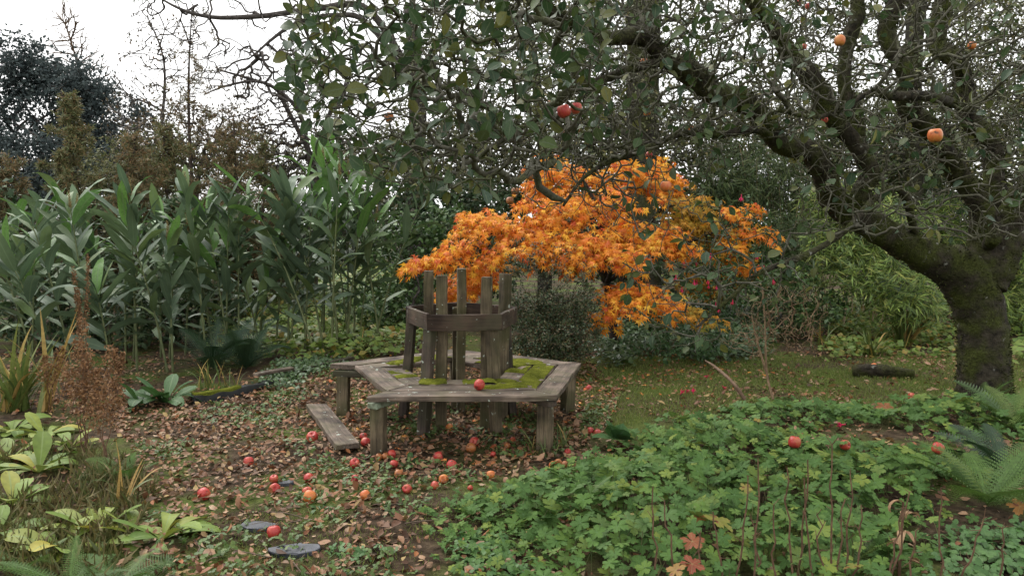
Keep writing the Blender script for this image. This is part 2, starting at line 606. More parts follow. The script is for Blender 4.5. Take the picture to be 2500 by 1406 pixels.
def wood_mat(name, dark, light, algae=None, algae_at=.55, lichen=False):
    """weathered timber, grain along the local X axis"""
    m, N, L, out = nodes(name)
    tc = N.new('ShaderNodeTexCoord'); oi = N.new('ShaderNodeObjectInfo')
    off = N.new('ShaderNodeVectorMath'); off.operation = 'ADD'
    cb = N.new('ShaderNodeCombineXYZ')
    mu = N.new('ShaderNodeMath'); mu.operation = 'MULTIPLY'; mu.inputs[1].default_value = 37.0
    L.new(oi.outputs['Random'], mu.inputs[0]); L.new(mu.outputs[0], cb.inputs[0]); L.new(mu.outputs[0], cb.inputs[1])
    L.new(tc.outputs['Object'], off.inputs[0]); L.new(cb.outputs[0], off.inputs[1])
    mp = N.new('ShaderNodeMapping'); mp.inputs['Scale'].default_value = (3.0, 55, 55)
    L.new(off.outputs[0], mp.inputs[0])
    n1 = N.new('ShaderNodeTexNoise'); n1.inputs['Scale'].default_value = 1.0; n1.inputs['Detail'].default_value = 6; n1.inputs['Roughness'].default_value = .6; n1.inputs['Distortion'].default_value = .6
    L.new(mp.outputs[0], n1.inputs['Vector'])
    n2 = N.new('ShaderNodeTexNoise'); n2.inputs['Scale'].default_value = 5.0; n2.inputs['Detail'].default_value = 5
    L.new(off.outputs[0], n2.inputs['Vector'])
    r = ramp(N, [(.36, dark), (.5, tuple((a + b) * .42 for a, b in zip(dark, light))), (.64, light)])
    ad = N.new('ShaderNodeMath'); ad.operation = 'MULTIPLY_ADD'; ad.inputs[1].default_value = .42
    hf = N.new('ShaderNodeMath'); hf.operation = 'MULTIPLY'; hf.inputs[1].default_value = .58
    L.new(n2.outputs[0], hf.inputs[0]); L.new(n1.outputs[0], ad.inputs[0]); L.new(hf.outputs[0], ad.inputs[2])
    L.new(ad.outputs[0], r.inputs[0])
    col = r.outputs[0]
    if algae:
        n3 = N.new('ShaderNodeTexNoise'); n3.inputs['Scale'].default_value = 4.0; n3.inputs['Detail'].default_value = 6
        m3 = N.new('ShaderNodeMapping'); m3.inputs['Location'].default_value = (5, 2, 9)
        L.new(off.outputs[0], m3.inputs[0]); L.new(m3.outputs[0], n3.inputs['Vector'])
        st = N.new('ShaderNodeMapRange'); st.inputs[1].default_value = algae_at - .12; st.inputs[2].default_value = algae_at + .15; st.inputs[4].default_value = .75
        L.new(n3.outputs[0], st.inputs[0])
        mm = N.new('ShaderNodeMix'); mm.data_type = 'RGBA'
        L.new(st.outputs[0], mm.inputs[0]); L.new(col, mm.inputs[6]); mm.inputs[7].default_value = (*algae, 1)
        col = mm.outputs[2]
    if lichen:
        vo = N.new('ShaderNodeTexNoise'); vo.inputs['Scale'].default_value = 22; vo.inputs['Detail'].default_value = 2
        L.new(off.outputs[0], vo.inputs['Vector'])
        st = N.new('ShaderNodeMapRange'); st.inputs[1].default_value = .69; st.inputs[2].default_value = .72
        L.new(vo.outputs[0], st.inputs[0])
        mm = N.new('ShaderNodeMix'); mm.data_type = 'RGBA'
        L.new(st.outputs[0], mm.inputs[0]); L.new(col, mm.inputs[6]); mm.inputs[7].default_value = (.36, .4, .34, 1)
        col = mm.outputs[2]
    p = N.new('ShaderNodeBsdfPrincipled')
    p.inputs['Roughness'].default_value = .75; p.inputs['Specular IOR Level'].default_value = .25
    L.new(col, p.inputs['Base Color'])
    b = N.new('ShaderNodeBump'); b.inputs['Strength'].default_value = .7; b.inputs['Distance'].default_value = .006
    L.new(n1.outputs[0], b.inputs['Height']); L.new(b.outputs[0], p.inputs['Normal'])
    L.new(p.outputs[0], out.inputs[0])
    return m

def plain_mat(name, c1, c2, scale=20, rough=.8, spec=.3, bump=.3, bdist=.01):
    m, N, L, out = nodes(name)
    tc = N.new('ShaderNodeTexCoord')
    n1 = N.new('ShaderNodeTexNoise'); n1.inputs['Scale'].default_value = scale; n1.inputs['Detail'].default_value = 6
    L.new(tc.outputs['Object'], n1.inputs['Vector'])
    r = ramp(N, [(.3, c1), (.7, c2)]); L.new(n1.outputs[0], r.inputs[0])
    p = N.new('ShaderNodeBsdfPrincipled'); p.inputs['Roughness'].default_value = rough; p.inputs['Specular IOR Level'].default_value = spec
    L.new(r.outputs[0], p.inputs['Base Color'])
    if bump:
        b = N.new('ShaderNodeBump'); b.inputs['Strength'].default_value = bump; b.inputs['Distance'].default_value = bdist
        L.new(n1.outputs[0], b.inputs['Height']); L.new(b.outputs[0], p.inputs['Normal'])
    L.new(p.outputs[0], out.inputs[0])
    return m

def apple_mat(name, skin, blush, streak, flesh_spot=None):
    m, N, L, out = nodes(name)
    tc = N.new('ShaderNodeTexCoord'); oi = N.new('ShaderNodeObjectInfo')
    cb = N.new('ShaderNodeVectorMath'); cb.operation = 'ADD'
    mu = N.new('ShaderNodeMath'); mu.operation = 'MULTIPLY'; mu.inputs[1].default_value = 9.0
    L.new(oi.outputs['Random'], mu.inputs[0]); L.new(tc.outputs['Object'], cb.inputs[0]); L.new(mu.outputs[0], cb.inputs[1])
    n1 = N.new('ShaderNodeTexNoise'); n1.inputs['Scale'].default_value = 1.1; n1.inputs['Detail'].default_value = 2
    L.new(cb.outputs[0], n1.inputs['Vector'])
    mp = N.new('ShaderNodeMapping'); mp.inputs['Scale'].default_value = (9, 9, 1.5); L.new(cb.outputs[0], mp.inputs[0])
    n2 = N.new('ShaderNodeTexNoise'); n2.inputs['Scale'].default_value = 1; n2.inputs['Detail'].default_value = 4; L.new(mp.outputs[0], n2.inputs['Vector'])
    r = ramp(N, [(.33, skin), (.52, blush), (.75, streak)])
    ad = N.new('ShaderNodeMath'); ad.operation = 'MULTIPLY_ADD'; ad.inputs[1].default_value = .35
    hf = N.new('ShaderNodeMath'); hf.operation = 'MULTIPLY'; hf.inputs[1].default_value = .7
    L.new(n1.outputs[0], hf.inputs[0]); L.new(n2.outputs[0], ad.inputs[0]); L.new(hf.outputs[0], ad.inputs[2]); L.new(ad.outputs[0], r.inputs[0])
    col = r.outputs[0]
    n3 = N.new('ShaderNodeTexNoise'); n3.inputs['Scale'].default_value = 2.2; n3.inputs['Detail'].default_value = 5; L.new(cb.outputs[0], n3.inputs['Vector'])
    st = N.new('ShaderNodeMapRange'); st.inputs[1].default_value = .61; st.inputs[2].default_value = .69; L.new(n3.outputs[0], st.inputs[0])
    mm = N.new('ShaderNodeMix'); mm.data_type = 'RGBA'
    L.new(st.outputs[0], mm.inputs[0]); L.new(col, mm.inputs[6]); mm.inputs[7].default_value = (.09, .035, .012, 1)
    col = mm.outputs[2]
    p = N.new('ShaderNodeBsdfPrincipled'); p.inputs['Roughness'].default_value = .38; p.inputs['Specular IOR Level'].default_value = .4
    L.new(col, p.inputs['Base Color']); L.new(p.outputs[0], out.inputs[0])
    return m

# ================================================================== THE SETTING
def in_poly(x, y, poly):
    x, y = np.asarray(x), np.asarray(y)
    c = np.zeros(x.shape, bool)
    n = len(poly); j = n - 1
    for i in range(n):
        xi, yi = poly[i]; xj, yj = poly[j]
        c ^= ((yi > y) != (yj > y)) & (x < (xj - xi) * (y - yi) / ((yj - yi) or 1e-9) + xi)
        j = i
    return c

def sample_px(poly, n, d0, d1):
    """points through a region of the view at distances d0..d1"""
    P = np.array(poly, float)
    lo, hi = P.min(0), P.max(0)
    out = np.zeros((0, 2))
    while len(out) < n:
        q = lo + rng.random((n * 2, 2)) * (hi - lo)
        out = np.concatenate([out, q[in_poly(q[:, 0], q[:, 1], poly)]])
    out = out[:n]
    return W(out[:, 0], out[:, 1], d0 + rng.random(n) * (d1 - d0))

def ground_px(poly, spacing, jitter=.5):
    """points on the ground inside a region outlined in the view, on a jittered grid"""
    C = np.array([G(a, max(b, 570)) for a, b in poly])
    lo, hi = C[:, :2].min(0), C[:, :2].max(0)
    gx, gy = np.meshgrid(np.arange(lo[0], hi[0] + spacing, spacing), np.arange(lo[1], hi[1] + spacing, spacing))
    q = np.stack([gx.ravel(), gy.ravel()], 1)
    q = q + (rng.random(q.shape) - .5) * 2 * jitter * spacing
    q = q[in_poly(q[:, 0], q[:, 1], C[:, :2])]
    return np.concatenate([q, gz(q[:, 0], q[:, 1])[:, None]], 1)

# ---- ground
def ground_material():
    m, N, L, out = nodes('soil_moss_and_grass')
    tc = N.new('ShaderNodeTexCoord')
    def noise(s, d=6, loc=(0, 0, 0)):
        mp = N.new('ShaderNodeMapping'); mp.inputs['Location'].default_value = loc
        n = N.new('ShaderNodeTexNoise'); n.inputs['Scale'].default_value = s; n.inputs['Detail'].default_value = d
        L.new(tc.outputs['Object'], mp.inputs[0]); L.new(mp.outputs[0], n.inputs['Vector'])
        return n.outputs[0]
    soil = ramp(N, [(.3, (.022, .015, .009)), (.55, (.06, .042, .026)), (.75, (.11, .08, .05))])
    L.new(noise(18, 8), soil.inputs[0])
    moss = ramp(N, [(.3, (.03, .045, .010)), (.7, (.10, .125, .030))])
    L.new(noise(60, 4), moss.inputs[0])
    st = N.new('ShaderNodeMapRange'); st.inputs[1].default_value = .46; st.inputs[2].default_value = .6
    L.new(noise(1.3, 6, (4, 1, 0)), st.inputs[0])
    mm = N.new('ShaderNodeMix'); mm.data_type = 'RGBA'
    L.new(st.outputs[0], mm.inputs[0]); L.new(soil.outputs[0], mm.inputs[6]); L.new(moss.outputs[0], mm.inputs[7])
    p = N.new('ShaderNodeBsdfPrincipled'); p.inputs['Roughness'].default_value = .95; p.inputs['Specular IOR Level'].default_value = .1
    L.new(mm.outputs[2], p.inputs['Base Color'])
    b = N.new('ShaderNodeBump'); b.inputs['Strength'].default_value = .8; b.inputs['Distance'].default_value = .03
    L.new(noise(30, 8), b.inputs['Height']); L.new(b.outputs[0], p.inputs['Normal'])
    L.new(p.outputs[0], out.inputs[0])
    return m

u = np.linspace(-1, 1, 181)
gxs = np.sign(u) * (np.abs(u) * 9 + 600 * np.abs(u) ** 7)
gys = gxs + 8
X, Y = np.meshgrid(gxs, gys)
V = np.stack([X.ravel(), Y.ravel(), gz(X, Y).ravel()], 1)
ii = np.arange(180)
A = (ii[:, None] * 181 + ii[None]).ravel()
ground = link('ground', mesh('ground', V, np.stack([A, A + 1, A + 182, A + 181], 1), ground_material()))
prop(ground, kind='structure')

# ---- fallen leaves, grass and small weeds on the ground
LITTER = [(230, 1000), (330, 965), (480, 990), (700, 935), (800, 880), (1290, 905), (1440, 890), (1520, 960), (1490, 1040), (1380, 1110),
          (1150, 1200), (1010, 1270), (1080, 1500), (250, 1500), (360, 1250), (330, 1100)]
litter_cols = [(.055, .028, .016), (.165, .082, .043), (.255, .14, .078), (.335, .21, .122), (.21, .085, .04), (.11, .054, .029), (.40, .28, .175),
               (.18, .096, .05), (.065, .034, .019), (.28, .105, .036), (.205, .118, .066), (.32, .225, .085), (.145, .068, .034), (.085, .038, .02)]
mat_litter = leaf_mat('dead_leaf', litter_cols, rough=.62, spec=.3, transl=.06, blotch=(.06, .035, .022), blotch_scale=40, blotch_at=.66)
litter_prof = lambda t: (.10, .86, .92, .08)[int(round(t * 3))]
lt = [blade(3, .58, litter_prof, b, f, w, t) for b, f, w, t in ((.5, .35, 0, .3), (-.9, .3, .2, .2), (.1, .5, .1, -.4), (1.3, .25, .1, .5), (-1.4, .45, 0, 0), (.0, -.35, .2, .6))]
N0 = 118000
q = np.stack([rng.uniform(-6.5, 8.5, N0), rng.uniform(3.0, 14, N0)], 1)
pxx, pyy, _ = project(np.concatenate([q, np.zeros((N0, 1))], 1))
cl = vnoise(np.concatenate([q, np.zeros((N0, 1))], 1), 1.6, 3)
inz = in_poly(pxx, pyy, LITTER)
prob = np.where(inz, np.clip(1.2 + .5 * cl, .3, 1), np.clip(.26 + .5 * cl, .06, .8))
moss_spot = np.exp(-(((pxx - 1110) / 130) ** 2 + ((pyy - 1240) / 55) ** 2)) + np.exp(-(((pxx - 640) / 200) ** 2 + ((pyy - 1330) / 40) ** 2)) * .8
prob *= np.clip(1 - moss_spot, .1, 1)
prob *= np.where(q[:, 1] > 10, .4, 1)
for sx_, sy_, rx_, ry_ in ((722, 1353, 58, 20), (632, 1292, 46, 18), (700, 1183, 22, 10)):
    prob = np.where(((pxx - sx_) / rx_) ** 2 + ((pyy - sy_) / ry_) ** 2 < 1, .12 * prob, prob)
keep = rng.random(N0) < prob
q = q[keep]
n = len(q)
ax = unit(np.stack([rng.normal(size=n), rng.normal(size=n), rng.normal(size=n) * .32], 1))
nm = unit(np.stack([rng.normal(size=n) * .5, rng.normal(size=n) * .5, np.ones(n)], 1))
nm[rng.random(n) < .4] *= -1
T = np.concatenate([q, (gz(q[:, 0], q[:, 1]) + .006 + .028 * rng.random(n))[:, None]], 1)
leaves_split(ground, lt, basis(ax, nm), T, np.clip(rng.lognormal(-3.22, .33, n), .018, .085), mat_litter, 300, name='fallen_leaf', rest='leaf_litter')

# sticks and fallen maple leaves on the litter
mat_stick = plain_mat('fallen_stick', (.05, .035, .025), (.17, .125, .09), 30, .8, .2, 0)
p = ground_px(LITTER, .2, .9)
p = p[rng.random(len(p)) < .45]
ch = []
for q0 in p:
    a = rng.uniform(0, 6.3); L_ = rng.uniform(.05, .26); d = np.array([math.cos(a), math.sin(a), rng.normal() * .08])
    m_ = q0 + d * L_ * .5 + rng.normal(size=3) * np.array([.012, .012, .004])
    ch.append((np.stack([q0, m_, q0 + d * L_]) + np.array([0, 0, .03]), np.array([.0035, .003, .0018]) * rng.uniform(.6, 1.5)))
V, F, _ = tubes(ch, 4)
prop(link('fallen_sticks', mesh('fallen_sticks', V, F, mat_stick)), 'thin broken sticks scattered over the leaf litter', 'sticks', kind='stuff')
mat_fallmaple = leaf_mat('fallen_maple_leaf', [(.55, .17, .03), (.45, .10, .03), (.60, .28, .05), (.38, .07, .03)], rough=.6, transl=.1)
p = ground_px([(1000, 850), (1700, 850), (1900, 920), (1560, 985), (1430, 1040), (1300, 1130), (900, 1160), (800, 930)], .14, .9)
p = p[rng.random(len(p)) < .30]
n = len(p); p[:, 2] += .03 + .012 * rng.random(n)
leaves_split(ground, [star(7, .1, 2.1, .3, 1, .42), star(5, .2, 1.8, .3, 2, .42)], basis(rdir(n) * np.array([1, 1, .15]), unit(np.array([0, 0, 1.]) + rng.normal(size=(n, 3)) * .25)), p, rng.uniform(.05, .085, n), mat_fallmaple, 300, name='fallen_maple_leaf', rest='fallen_maple_leaves')

# grass blades
mat_grass = leaf_mat('lawn_grass', [(.09, .145, .024), (.15, .21, .038), (.21, .25, .06), (.115, .18, .032), (.27, .25, .09)], rough=.5, transl=.2)
gt = [quadleaf(.09, .1), quadleaf(.11, -.25)]
LAWN = [(1380, 880), (2600, 860), (2600, 1000), (2250, 1000), (1900, 985), (1700, 1020), (1480, 1040), (1420, 1000)]
def lawn(poly, spacing, h0, h1, mat, name, thin=0.0, nz=1.2):
    p = ground_px(poly, spacing, .8)
    c = vnoise(p, nz, 8)
    p = p[c + rng.normal(size=len(p)) * .25 > thin]
    n = len(p)
    ax = unit(np.stack([rng.normal(size=n) * .55, rng.normal(size=n) * .55, np.ones(n)], 1))
    R = basis(ax, unit(rng.normal(size=(n, 3)) * np.array([1, 1, .2])))
    b = Bag(); w = rng.random(n) < .5
    s = rng.uniform(h0, h1, n)
    b.add(gt[0], R[w], p[w], s[w]); b.add(gt[1], R[~w], p[~w], s[~w])
    o = b.build(name, mat)
    return o
prop(lawn(LAWN, .014, .02, .055, mat_grass, 'lawn_grass', -.75), 'short mossy lawn grass between the bench and the apple tree', 'grass')
FARLAWN = [(520, 700), (1010, 690), (1010, 860), (800, 880), (560, 880)]
prop(lawn([(960, 1190), (1180, 1190), (1260, 1150), (1300, 1180), (1130, 1330), (1000, 1330)], .018, .02, .045, mat_grass, 'moss_grass', -.2),
     'low mossy turf showing through the leaf litter below the bench', 'moss')
prop(lawn([(520, 1240), (820, 1260), (1000, 1330), (1080, 1420), (340, 1420), (420, 1330)], .018, .018, .045, mat_grass, 'short_turf', -.05, 2.2),
     'thin mossy turf around the dark slabs at the bottom', 'moss')
mat_dry = leaf_mat('dry_grass', [(.16, .13, .05), (.10, .10, .03), (.07, .09, .025), (.22, .17, .08)], rough=.6, transl=.15)
prop(lawn([(-60, 1090), (230, 1100), (380, 1190), (330, 1290), (280, 1420), (-60, 1420)], .024, .06, .17, mat_dry, 'rough_grass', -.2),
     'rough yellowing grass among the primrose plants at lower left', 'grass')

# small weeds through the litter
mat_weed = leaf_mat('weed_leaf', [(.045, .085, .018), (.065, .115, .026), (.10, .15, .034), (.055, .10, .022)], rough=.5, transl=.15)
tf = [trefoil(i) for i in range(3)]
p = ground_px(LITTER, .042, .9)
c = vnoise(p, 2.3, 21) + .5 * vnoise(p, 6, 22)
p = p[c > .38 + rng.normal(size=len(p)) * .12]
n = len(p)
nm = unit(np.stack([rng.normal(size=n) * .5, rng.normal(size=n) * .5 - .2, np.ones(n)], 1))
b = Bag(); R = basis(unit(rng.normal(size=(n, 3)) * np.array([1, 1, .3])), nm)
p[:, 2] += rng.uniform(.015, .05, n)
for k in range(3): b.add(tf[k], R[k::3], p[k::3], rng.uniform(.025, .06, len(p[k::3])))
prop(b.build('small_weeds', mat_weed), 'scattered small green weeds growing through the brown leaf litter', 'weeds')

# bright low ground cover beyond the ginger lilies
mat_cover = leaf_mat('cover_leaf', [(.08, .145, .022), (.13, .20, .034), (.19, .25, .05), (.09, .16, .03), (.26, .18, .035)], rough=.5, transl=.25)
p = ground_px([(480, 660), (1030, 655), (1060, 790), (1010, 870), (840, 885), (540, 890)], .11, .8)
p = np.repeat(p, 3, 0) + rng.normal(size=(len(p) * 3, 3)) * np.array([.06, .06, 0])
n = len(p)
p[:, 2] += rng.uniform(.02, .22, n)
nm = unit(np.stack([rng.normal(size=n) * .5, rng.normal(size=n) * .5 - .4, np.ones(n)], 1))
b = Bag().add(quadleaf(.8, .1), basis(unit(rng.normal(size=(n, 3)) * np.array([1, 1, .3])), nm), p, rng.uniform(.07, .14, n))
prop(b.build('ground_cover', mat_cover), 'bright green leafy ground cover behind the ginger lily stems', 'ground cover')

# dark ivy-like cover under the maple and right of the bench
mat_ivy = leaf_mat('ivy_leaf', [(.028, .06, .02), (.045, .09, .028), (.07, .12, .035), (.035, .075, .024)], rough=.4, spec=.45, transl=.1)
def cover(poly, spacing, rep, h, size, mat, name, label, tpl=None, spread=.06):
    p = ground_px(poly, spacing, .9)
    keep = vnoise(p, 1.1, 5) > -.35
    p = np.repeat(p[keep], rep, 0)
    n = len(p)
    p = p + rng.normal(size=(n, 3)) * np.array([spread, spread, 0])
    p[:, 2] += rng.random(n) ** .8 * h * (1 + .5 * vnoise(p, 1.4, 6))
    nm = unit(np.stack([rng.normal(size=n) * .5, rng.normal(size=n) * .5 - .5, np.ones(n)], 1))
    b = Bag().add(tpl or quadleaf(.8, .1), basis(unit(rng.normal(size=(n, 3)) * np.array([1, 1, .3])), nm), p, rng.uniform(size[0], size[1], n))
    prop(b.build(name, mat), label, 'ground cover')
cover([(1440, 780), (1900, 760), (1880, 870), (1700, 895), (1480, 905)], .07, 4, .22, (.05, .09), mat_ivy, 'ivy_cover',
      'dark glossy ivy cover under the orange maple')
cover([(1990, 730), (2330, 740), (2330, 880), (2180, 870), (2020, 880)], .09, 4, .14, (.06, .11), mat_cover, 'grassy_cover',
      'pale green cover below the bamboo beside the apple trunk')
cover([(2440, 620), (2700, 600), (2800, 900), (2470, 900)], .16, 3, .25, (.08, .16), mat_cover, 'bank_cover',
      'yellow green growth on the ground right of the apple trunk')
cover([(690, 880), (830, 880), (830, 930), (740, 960), (640, 960)], .05, 4, .10, (.03, .06), mat_ivy, 'creeping_cover',
      'dark creeping leaves beside the left leg of the bench')

# ---- distant wood that closes the view
mat_far = leaf_mat('far_foliage', [(.03, .042, .03), (.045, .058, .034), (.06, .07, .038), (.075, .065, .038), (.04, .05, .042)], rough=.7, transl=.1)
n = 26000
xx = rng.uniform(-34, 40, n)
top = 2.7 + 1.0 * vnoise(np.stack([xx, xx * 0, xx * 0], 1), .16, 40) + .6 * vnoise(np.stack([xx, xx * 0, xx * 0], 1), .6, 41)
T = np.stack([xx, 27 + rng.uniform(0, 3, n) + .03 * xx, top * rng.random(n) ** .8], 1)
b = Bag().add(quadleaf(.6), basis(rdir(n), rdir(n)), T, rng.uniform(.2, .4, n))
prop(b.build('far_wood', mat_far), 'dark distant hedge closing the garden behind all the trees', 'hedge')

# ================================================================== THE BENCH
mat_seat = wood_mat('weathered_plank', (.022, .016, .012), (.225, .172, .132), (.095, .09, .045), .60, True)
mat_ring = wood_mat('stained_board', (.018, .011, .008), (.095, .062, .044), (.085, .078, .045), .62, True)
mat_post = wood_mat('algae_post', (.025, .019, .011), (.205, .160, .10), (.08, .082, .032), .55, True)
mat_darkpost = wood_mat('damp_support', (.018, .014, .012), (.10, .075, .058), (.06, .065, .03), .55, True)
mat_lichenblock = plain_mat('lichen_block', (.09, .10, .06), (.30, .36, .26), 30)

def moss_material(name, lo, hi):
    m, N, L, out = nodes(name)
    tc = N.new('ShaderNodeTexCoord')
    n1 = N.new('ShaderNodeTexNoise'); n1.inputs['Scale'].default_value = 9; n1.inputs['Detail'].default_value = 4
    n2 = N.new('ShaderNodeTexNoise'); n2.inputs['Scale'].default_value = 160; n2.inputs['Detail'].default_value = 2
    L.new(tc.outputs['Object'], n1.inputs['Vector']); L.new(tc.outputs['Object'], n2.inputs['Vector'])
    ad = N.new('ShaderNodeMath'); ad.operation = 'ADD'; L.new(n1.outputs[0], ad.inputs[0]); L.new(n2.outputs[0], ad.inputs[1])
    r = ramp(N, [(.35, lo), (.65, hi)])
    hf = N.new('ShaderNodeMath'); hf.operation = 'MULTIPLY'; hf.inputs[1].default_value = .5; L.new(ad.outputs[0], hf.inputs[0]); L.new(hf.outputs[0], r.inputs[0])
    p = N.new('ShaderNodeBsdfPrincipled'); p.inputs['Roughness'].default_value = 1; p.inputs['Specular IOR Level'].default_value = .05
    L.new(r.outputs[0], p.inputs['Base Color'])
    b = N.new('ShaderNodeBump'); b.inputs['Strength'].default_value = 1; b.inputs['Distance'].default_value = .006
    L.new(n2.outputs[0], b.inputs['Height']); L.new(b.outputs[0], p.inputs['Normal'])
    L.new(p.outputs[0], out.inputs[0])
    return m
mat_moss = moss_material('bench_moss', (.035, .045, .006), (.155, .165, .022))

def prism(outline, thick, bevel=.005, seed=0, subdiv=0, jit=.0015):
    """an outline in X/Y extruded in Z about zero, edges bevelled and a little uneven"""
    bm = bmesh.new()
    vs = [bm.verts.new((x, y, -thick / 2)) for x, y in outline]
    f = bm.faces.new(vs)
    r = bmesh.ops.extrude_face_region(bm, geom=[f])
    for v in r['geom']:
        if isinstance(v, bmesh.types.BMVert): v.co.z += thick
    bmesh.ops.recalc_face_normals(bm, faces=bm.faces)
    bmesh.ops.bevel(bm, geom=list(bm.edges), offset=bevel, segments=2, affect='EDGES', profile=.6)
    if subdiv:
        long = [e for e in bm.edges if abs(e.verts[0].co.x - e.verts[1].co.x) > .2]
        bmesh.ops.subdivide_edges(bm, edges=long, cuts=subdiv, use_grid_fill=True)
    rr = random.Random(seed)
    ph = rr.uniform(0, 6)
    for v in bm.verts:
        v.co.z += .004 * math.sin(v.co.x * 5 + ph)
        v.co.y += .003 * math.sin(v.co.x * 7 + ph * 2) + rr.gauss(0, jit)
        v.co.z += rr.gauss(0, jit)
        v.co.x += rr.gauss(0, jit)
    me = bpy.data.meshes.new('timber')
    bmesh.ops.triangulate(bm, faces=bm.faces)
    bm.to_mesh(me); bm.free()
    return me

def rect(l, w):
    return [(-l / 2, -w / 2), (l / 2, -w / 2), (l / 2, w / 2), (-l / 2, w / 2)]

def beam(name, p0, p1, w, h, mat, parent, roll=0.0, seed=0, outline=None, sub=5):
    """timber from p0 to p1 in the parent's coordinates; local X along it"""
    p0, p1 = Vector(p0), Vector(p1)
    d = p1 - p0
    me = prism(rect(d.length, w), h, .008, seed, sub, .002)
    me.materials.append(mat)
    x = d.normalized()
    up = Vector((0, 0, 1)) if abs(x.z) < .9 else Vector((math.cos(roll), math.sin(roll), 0))
    y = up.cross(x).normalized(); z = x.cross(y)
    M = Matrix((x, y, z)).transposed().to_4x4()
    M.translation = (p0 + p1) / 2
    return link(name, me, parent, M)

BC = np.array([-0.455, 6.486, 0.0])
bench = root('tree_bench', 'old five-sided wooden tree bench with mossy seat and tall inner posts', 'bench', BC)
bench.rotation_euler = (0, 0.012, 0.104)
def pol(a, r, z=0): return Vector((r * math.cos(math.radians(a)), r * math.sin(math.radians(a)), z))
CORN = [-126, -54, 18, 90, 162]
AP = 1.175 * math.cos(math.radians(36))
TAN = math.tan(math.radians(36))
SEAT_Z = .45; TH = .042
bands = [(AP, AP - .185), (AP - .194, AP - .380), (AP - .389, AP - .570)]
sides = {'front': -90, 'right': -18, 'rear_right': 54, 'rear_left': 126, 'left': 198}
def moss_patch(plank, l, w, x0, x1, thr, seed, thickness=.03, y0=-1, y1=1):
    nx, ny = max(8, int((x1 - x0) / .012)), 18
    xs = np.linspace(x0, x1, nx); ys = np.linspace(-w / 2 * .98, w / 2 * .98, ny)
    Xg, Yg = np.meshgrid(xs, ys)
    P = np.stack([Xg.ravel(), Yg.ravel(), np.full(Xg.size, seed * 3.7)], 1)
    e = 1 - np.maximum(np.abs((Xg.ravel() - (x0 + x1) / 2) / ((x1 - x0) / 2)) ** 4, .75 * np.abs(2 * Yg.ravel() / w) ** 8)
    e *= np.where((2 * Yg.ravel() / w > y0) & (2 * Yg.ravel() / w < y1), 1, 0)
    hgt = e * (.55 + .75 * vnoise(P, 9, seed) + .4 * vnoise(P, 28, seed + 1)) - thr * .35
    hh = np.clip(hgt, -.12, 1)
    z = TH / 2 + thickness * np.sqrt(np.clip(hh, 0, 1)) + .004 * vnoise(P, 130, 9) * (hh > 0) - .004 - .01 * (hh < 0)
    V = np.stack([Xg.ravel(), Yg.ravel(), z], 1)
    A = (np.arange(ny - 1)[:, None] * nx + np.arange(nx - 1)[None]).ravel()
    F = np.stack([A, A + 1, A + nx + 1, A + nx], 1)
    F = F[(hgt[F] > -.1).any(1)]
    link('moss', mesh('moss', V, F, mat_moss), plank)
for sname, ang in sides.items():
    for k, (ro, ri) in enumerate(bands):
        if sname == 'left' and k == 0: continue                     # this board lies on the ground
        if sname in ('rear_left', 'rear_right') and k == 2 and sname == 'rear_left': continue
        g = .003
        lo, li = ro * TAN - g, ri * TAN - g
        w = ro - ri
        me = prism([(-lo, -w / 2), (lo, -w / 2), (li, w / 2), (-li, w / 2)], TH, .009, len(bpy.data.objects) % 97, 7, .0025)
        me.materials.append(mat_seat)
        mid = (ro + ri) / 2
        # local X along the side, local Y inward
        M = Matrix.Rotation(math.radians(ang + 90), 4, 'Z')
        M.translation = pol(ang, mid, SEAT_Z - TH / 2 + random.uniform(-.003, .003))
        pl = link('seat_plank', me, bench, M)
        if sname == 'front' and k == 2:
            moss_patch(pl, 2 * lo, w, -li - .06, -.10, .10, 1); moss_patch(pl, 2 * lo, w, 0.0, .16, .30, 2, .022); moss_patch(pl, 2 * lo, w, .12, li + .03, .08, 3)
        if sname == 'front' and k == 1:
            moss_patch(pl, 2 * lo, w, .14, lo - .03, .06, 4, .032, -.55, 1)
        if sname == 'right' and k == 1:
            moss_patch(pl, 2 * lo, w, -lo + .05, lo - .1, .05, 5, .032)
        if sname == 'right' and k == 2:
            moss_patch(pl, 2 * lo, w, 0.05, lo - .04, .12, 6)
            moss_patch(pl, 2 * lo, w, -lo + .02, -lo + .16, .25, 7, .02)
        if sname == 'rear_right' and k in (1, 2):
            moss_patch(pl, 2 * lo, w, -lo + .05, lo - .3, .2, 8 + k)
        if sname == 'left' and k == 2:
            moss_patch(pl, 2 * lo, w, -.22, -.05, .28, 11, .02); moss_patch(pl, 2 * lo, w, -.03, .10, .36, 12, .016)
        if sname == 'rear_left' and k == 1:
            moss_patch(pl, 2 * lo, w, -.4, .3, .3, 13)
for i, a in enumerate(CORN):
    top = SEAT_Z - TH - .001
    leg = beam('leg', pol(a, 1.045, -.05), pol(a, 1.045, top - .05), .098, .098, mat_post, bench, math.radians(a + (20 if i in (0, 1) else 8)), 30 + i)
    bearer = beam('bearer', pol(a, .50, top - .027), pol(a, 1.125, top - .027), .085, .048, mat_lichenblock if i == 0 else mat_darkpost, bench, 0, 40 + i)
    beam('backrest_support', pol(a, .50, -.03), pol(a, .405, .955), .085, .07, mat_darkpost if i in (0, 2, 4) else mat_post, bench, math.radians(a), 50 + i)
RC = Vector((.03, -.005, 0))
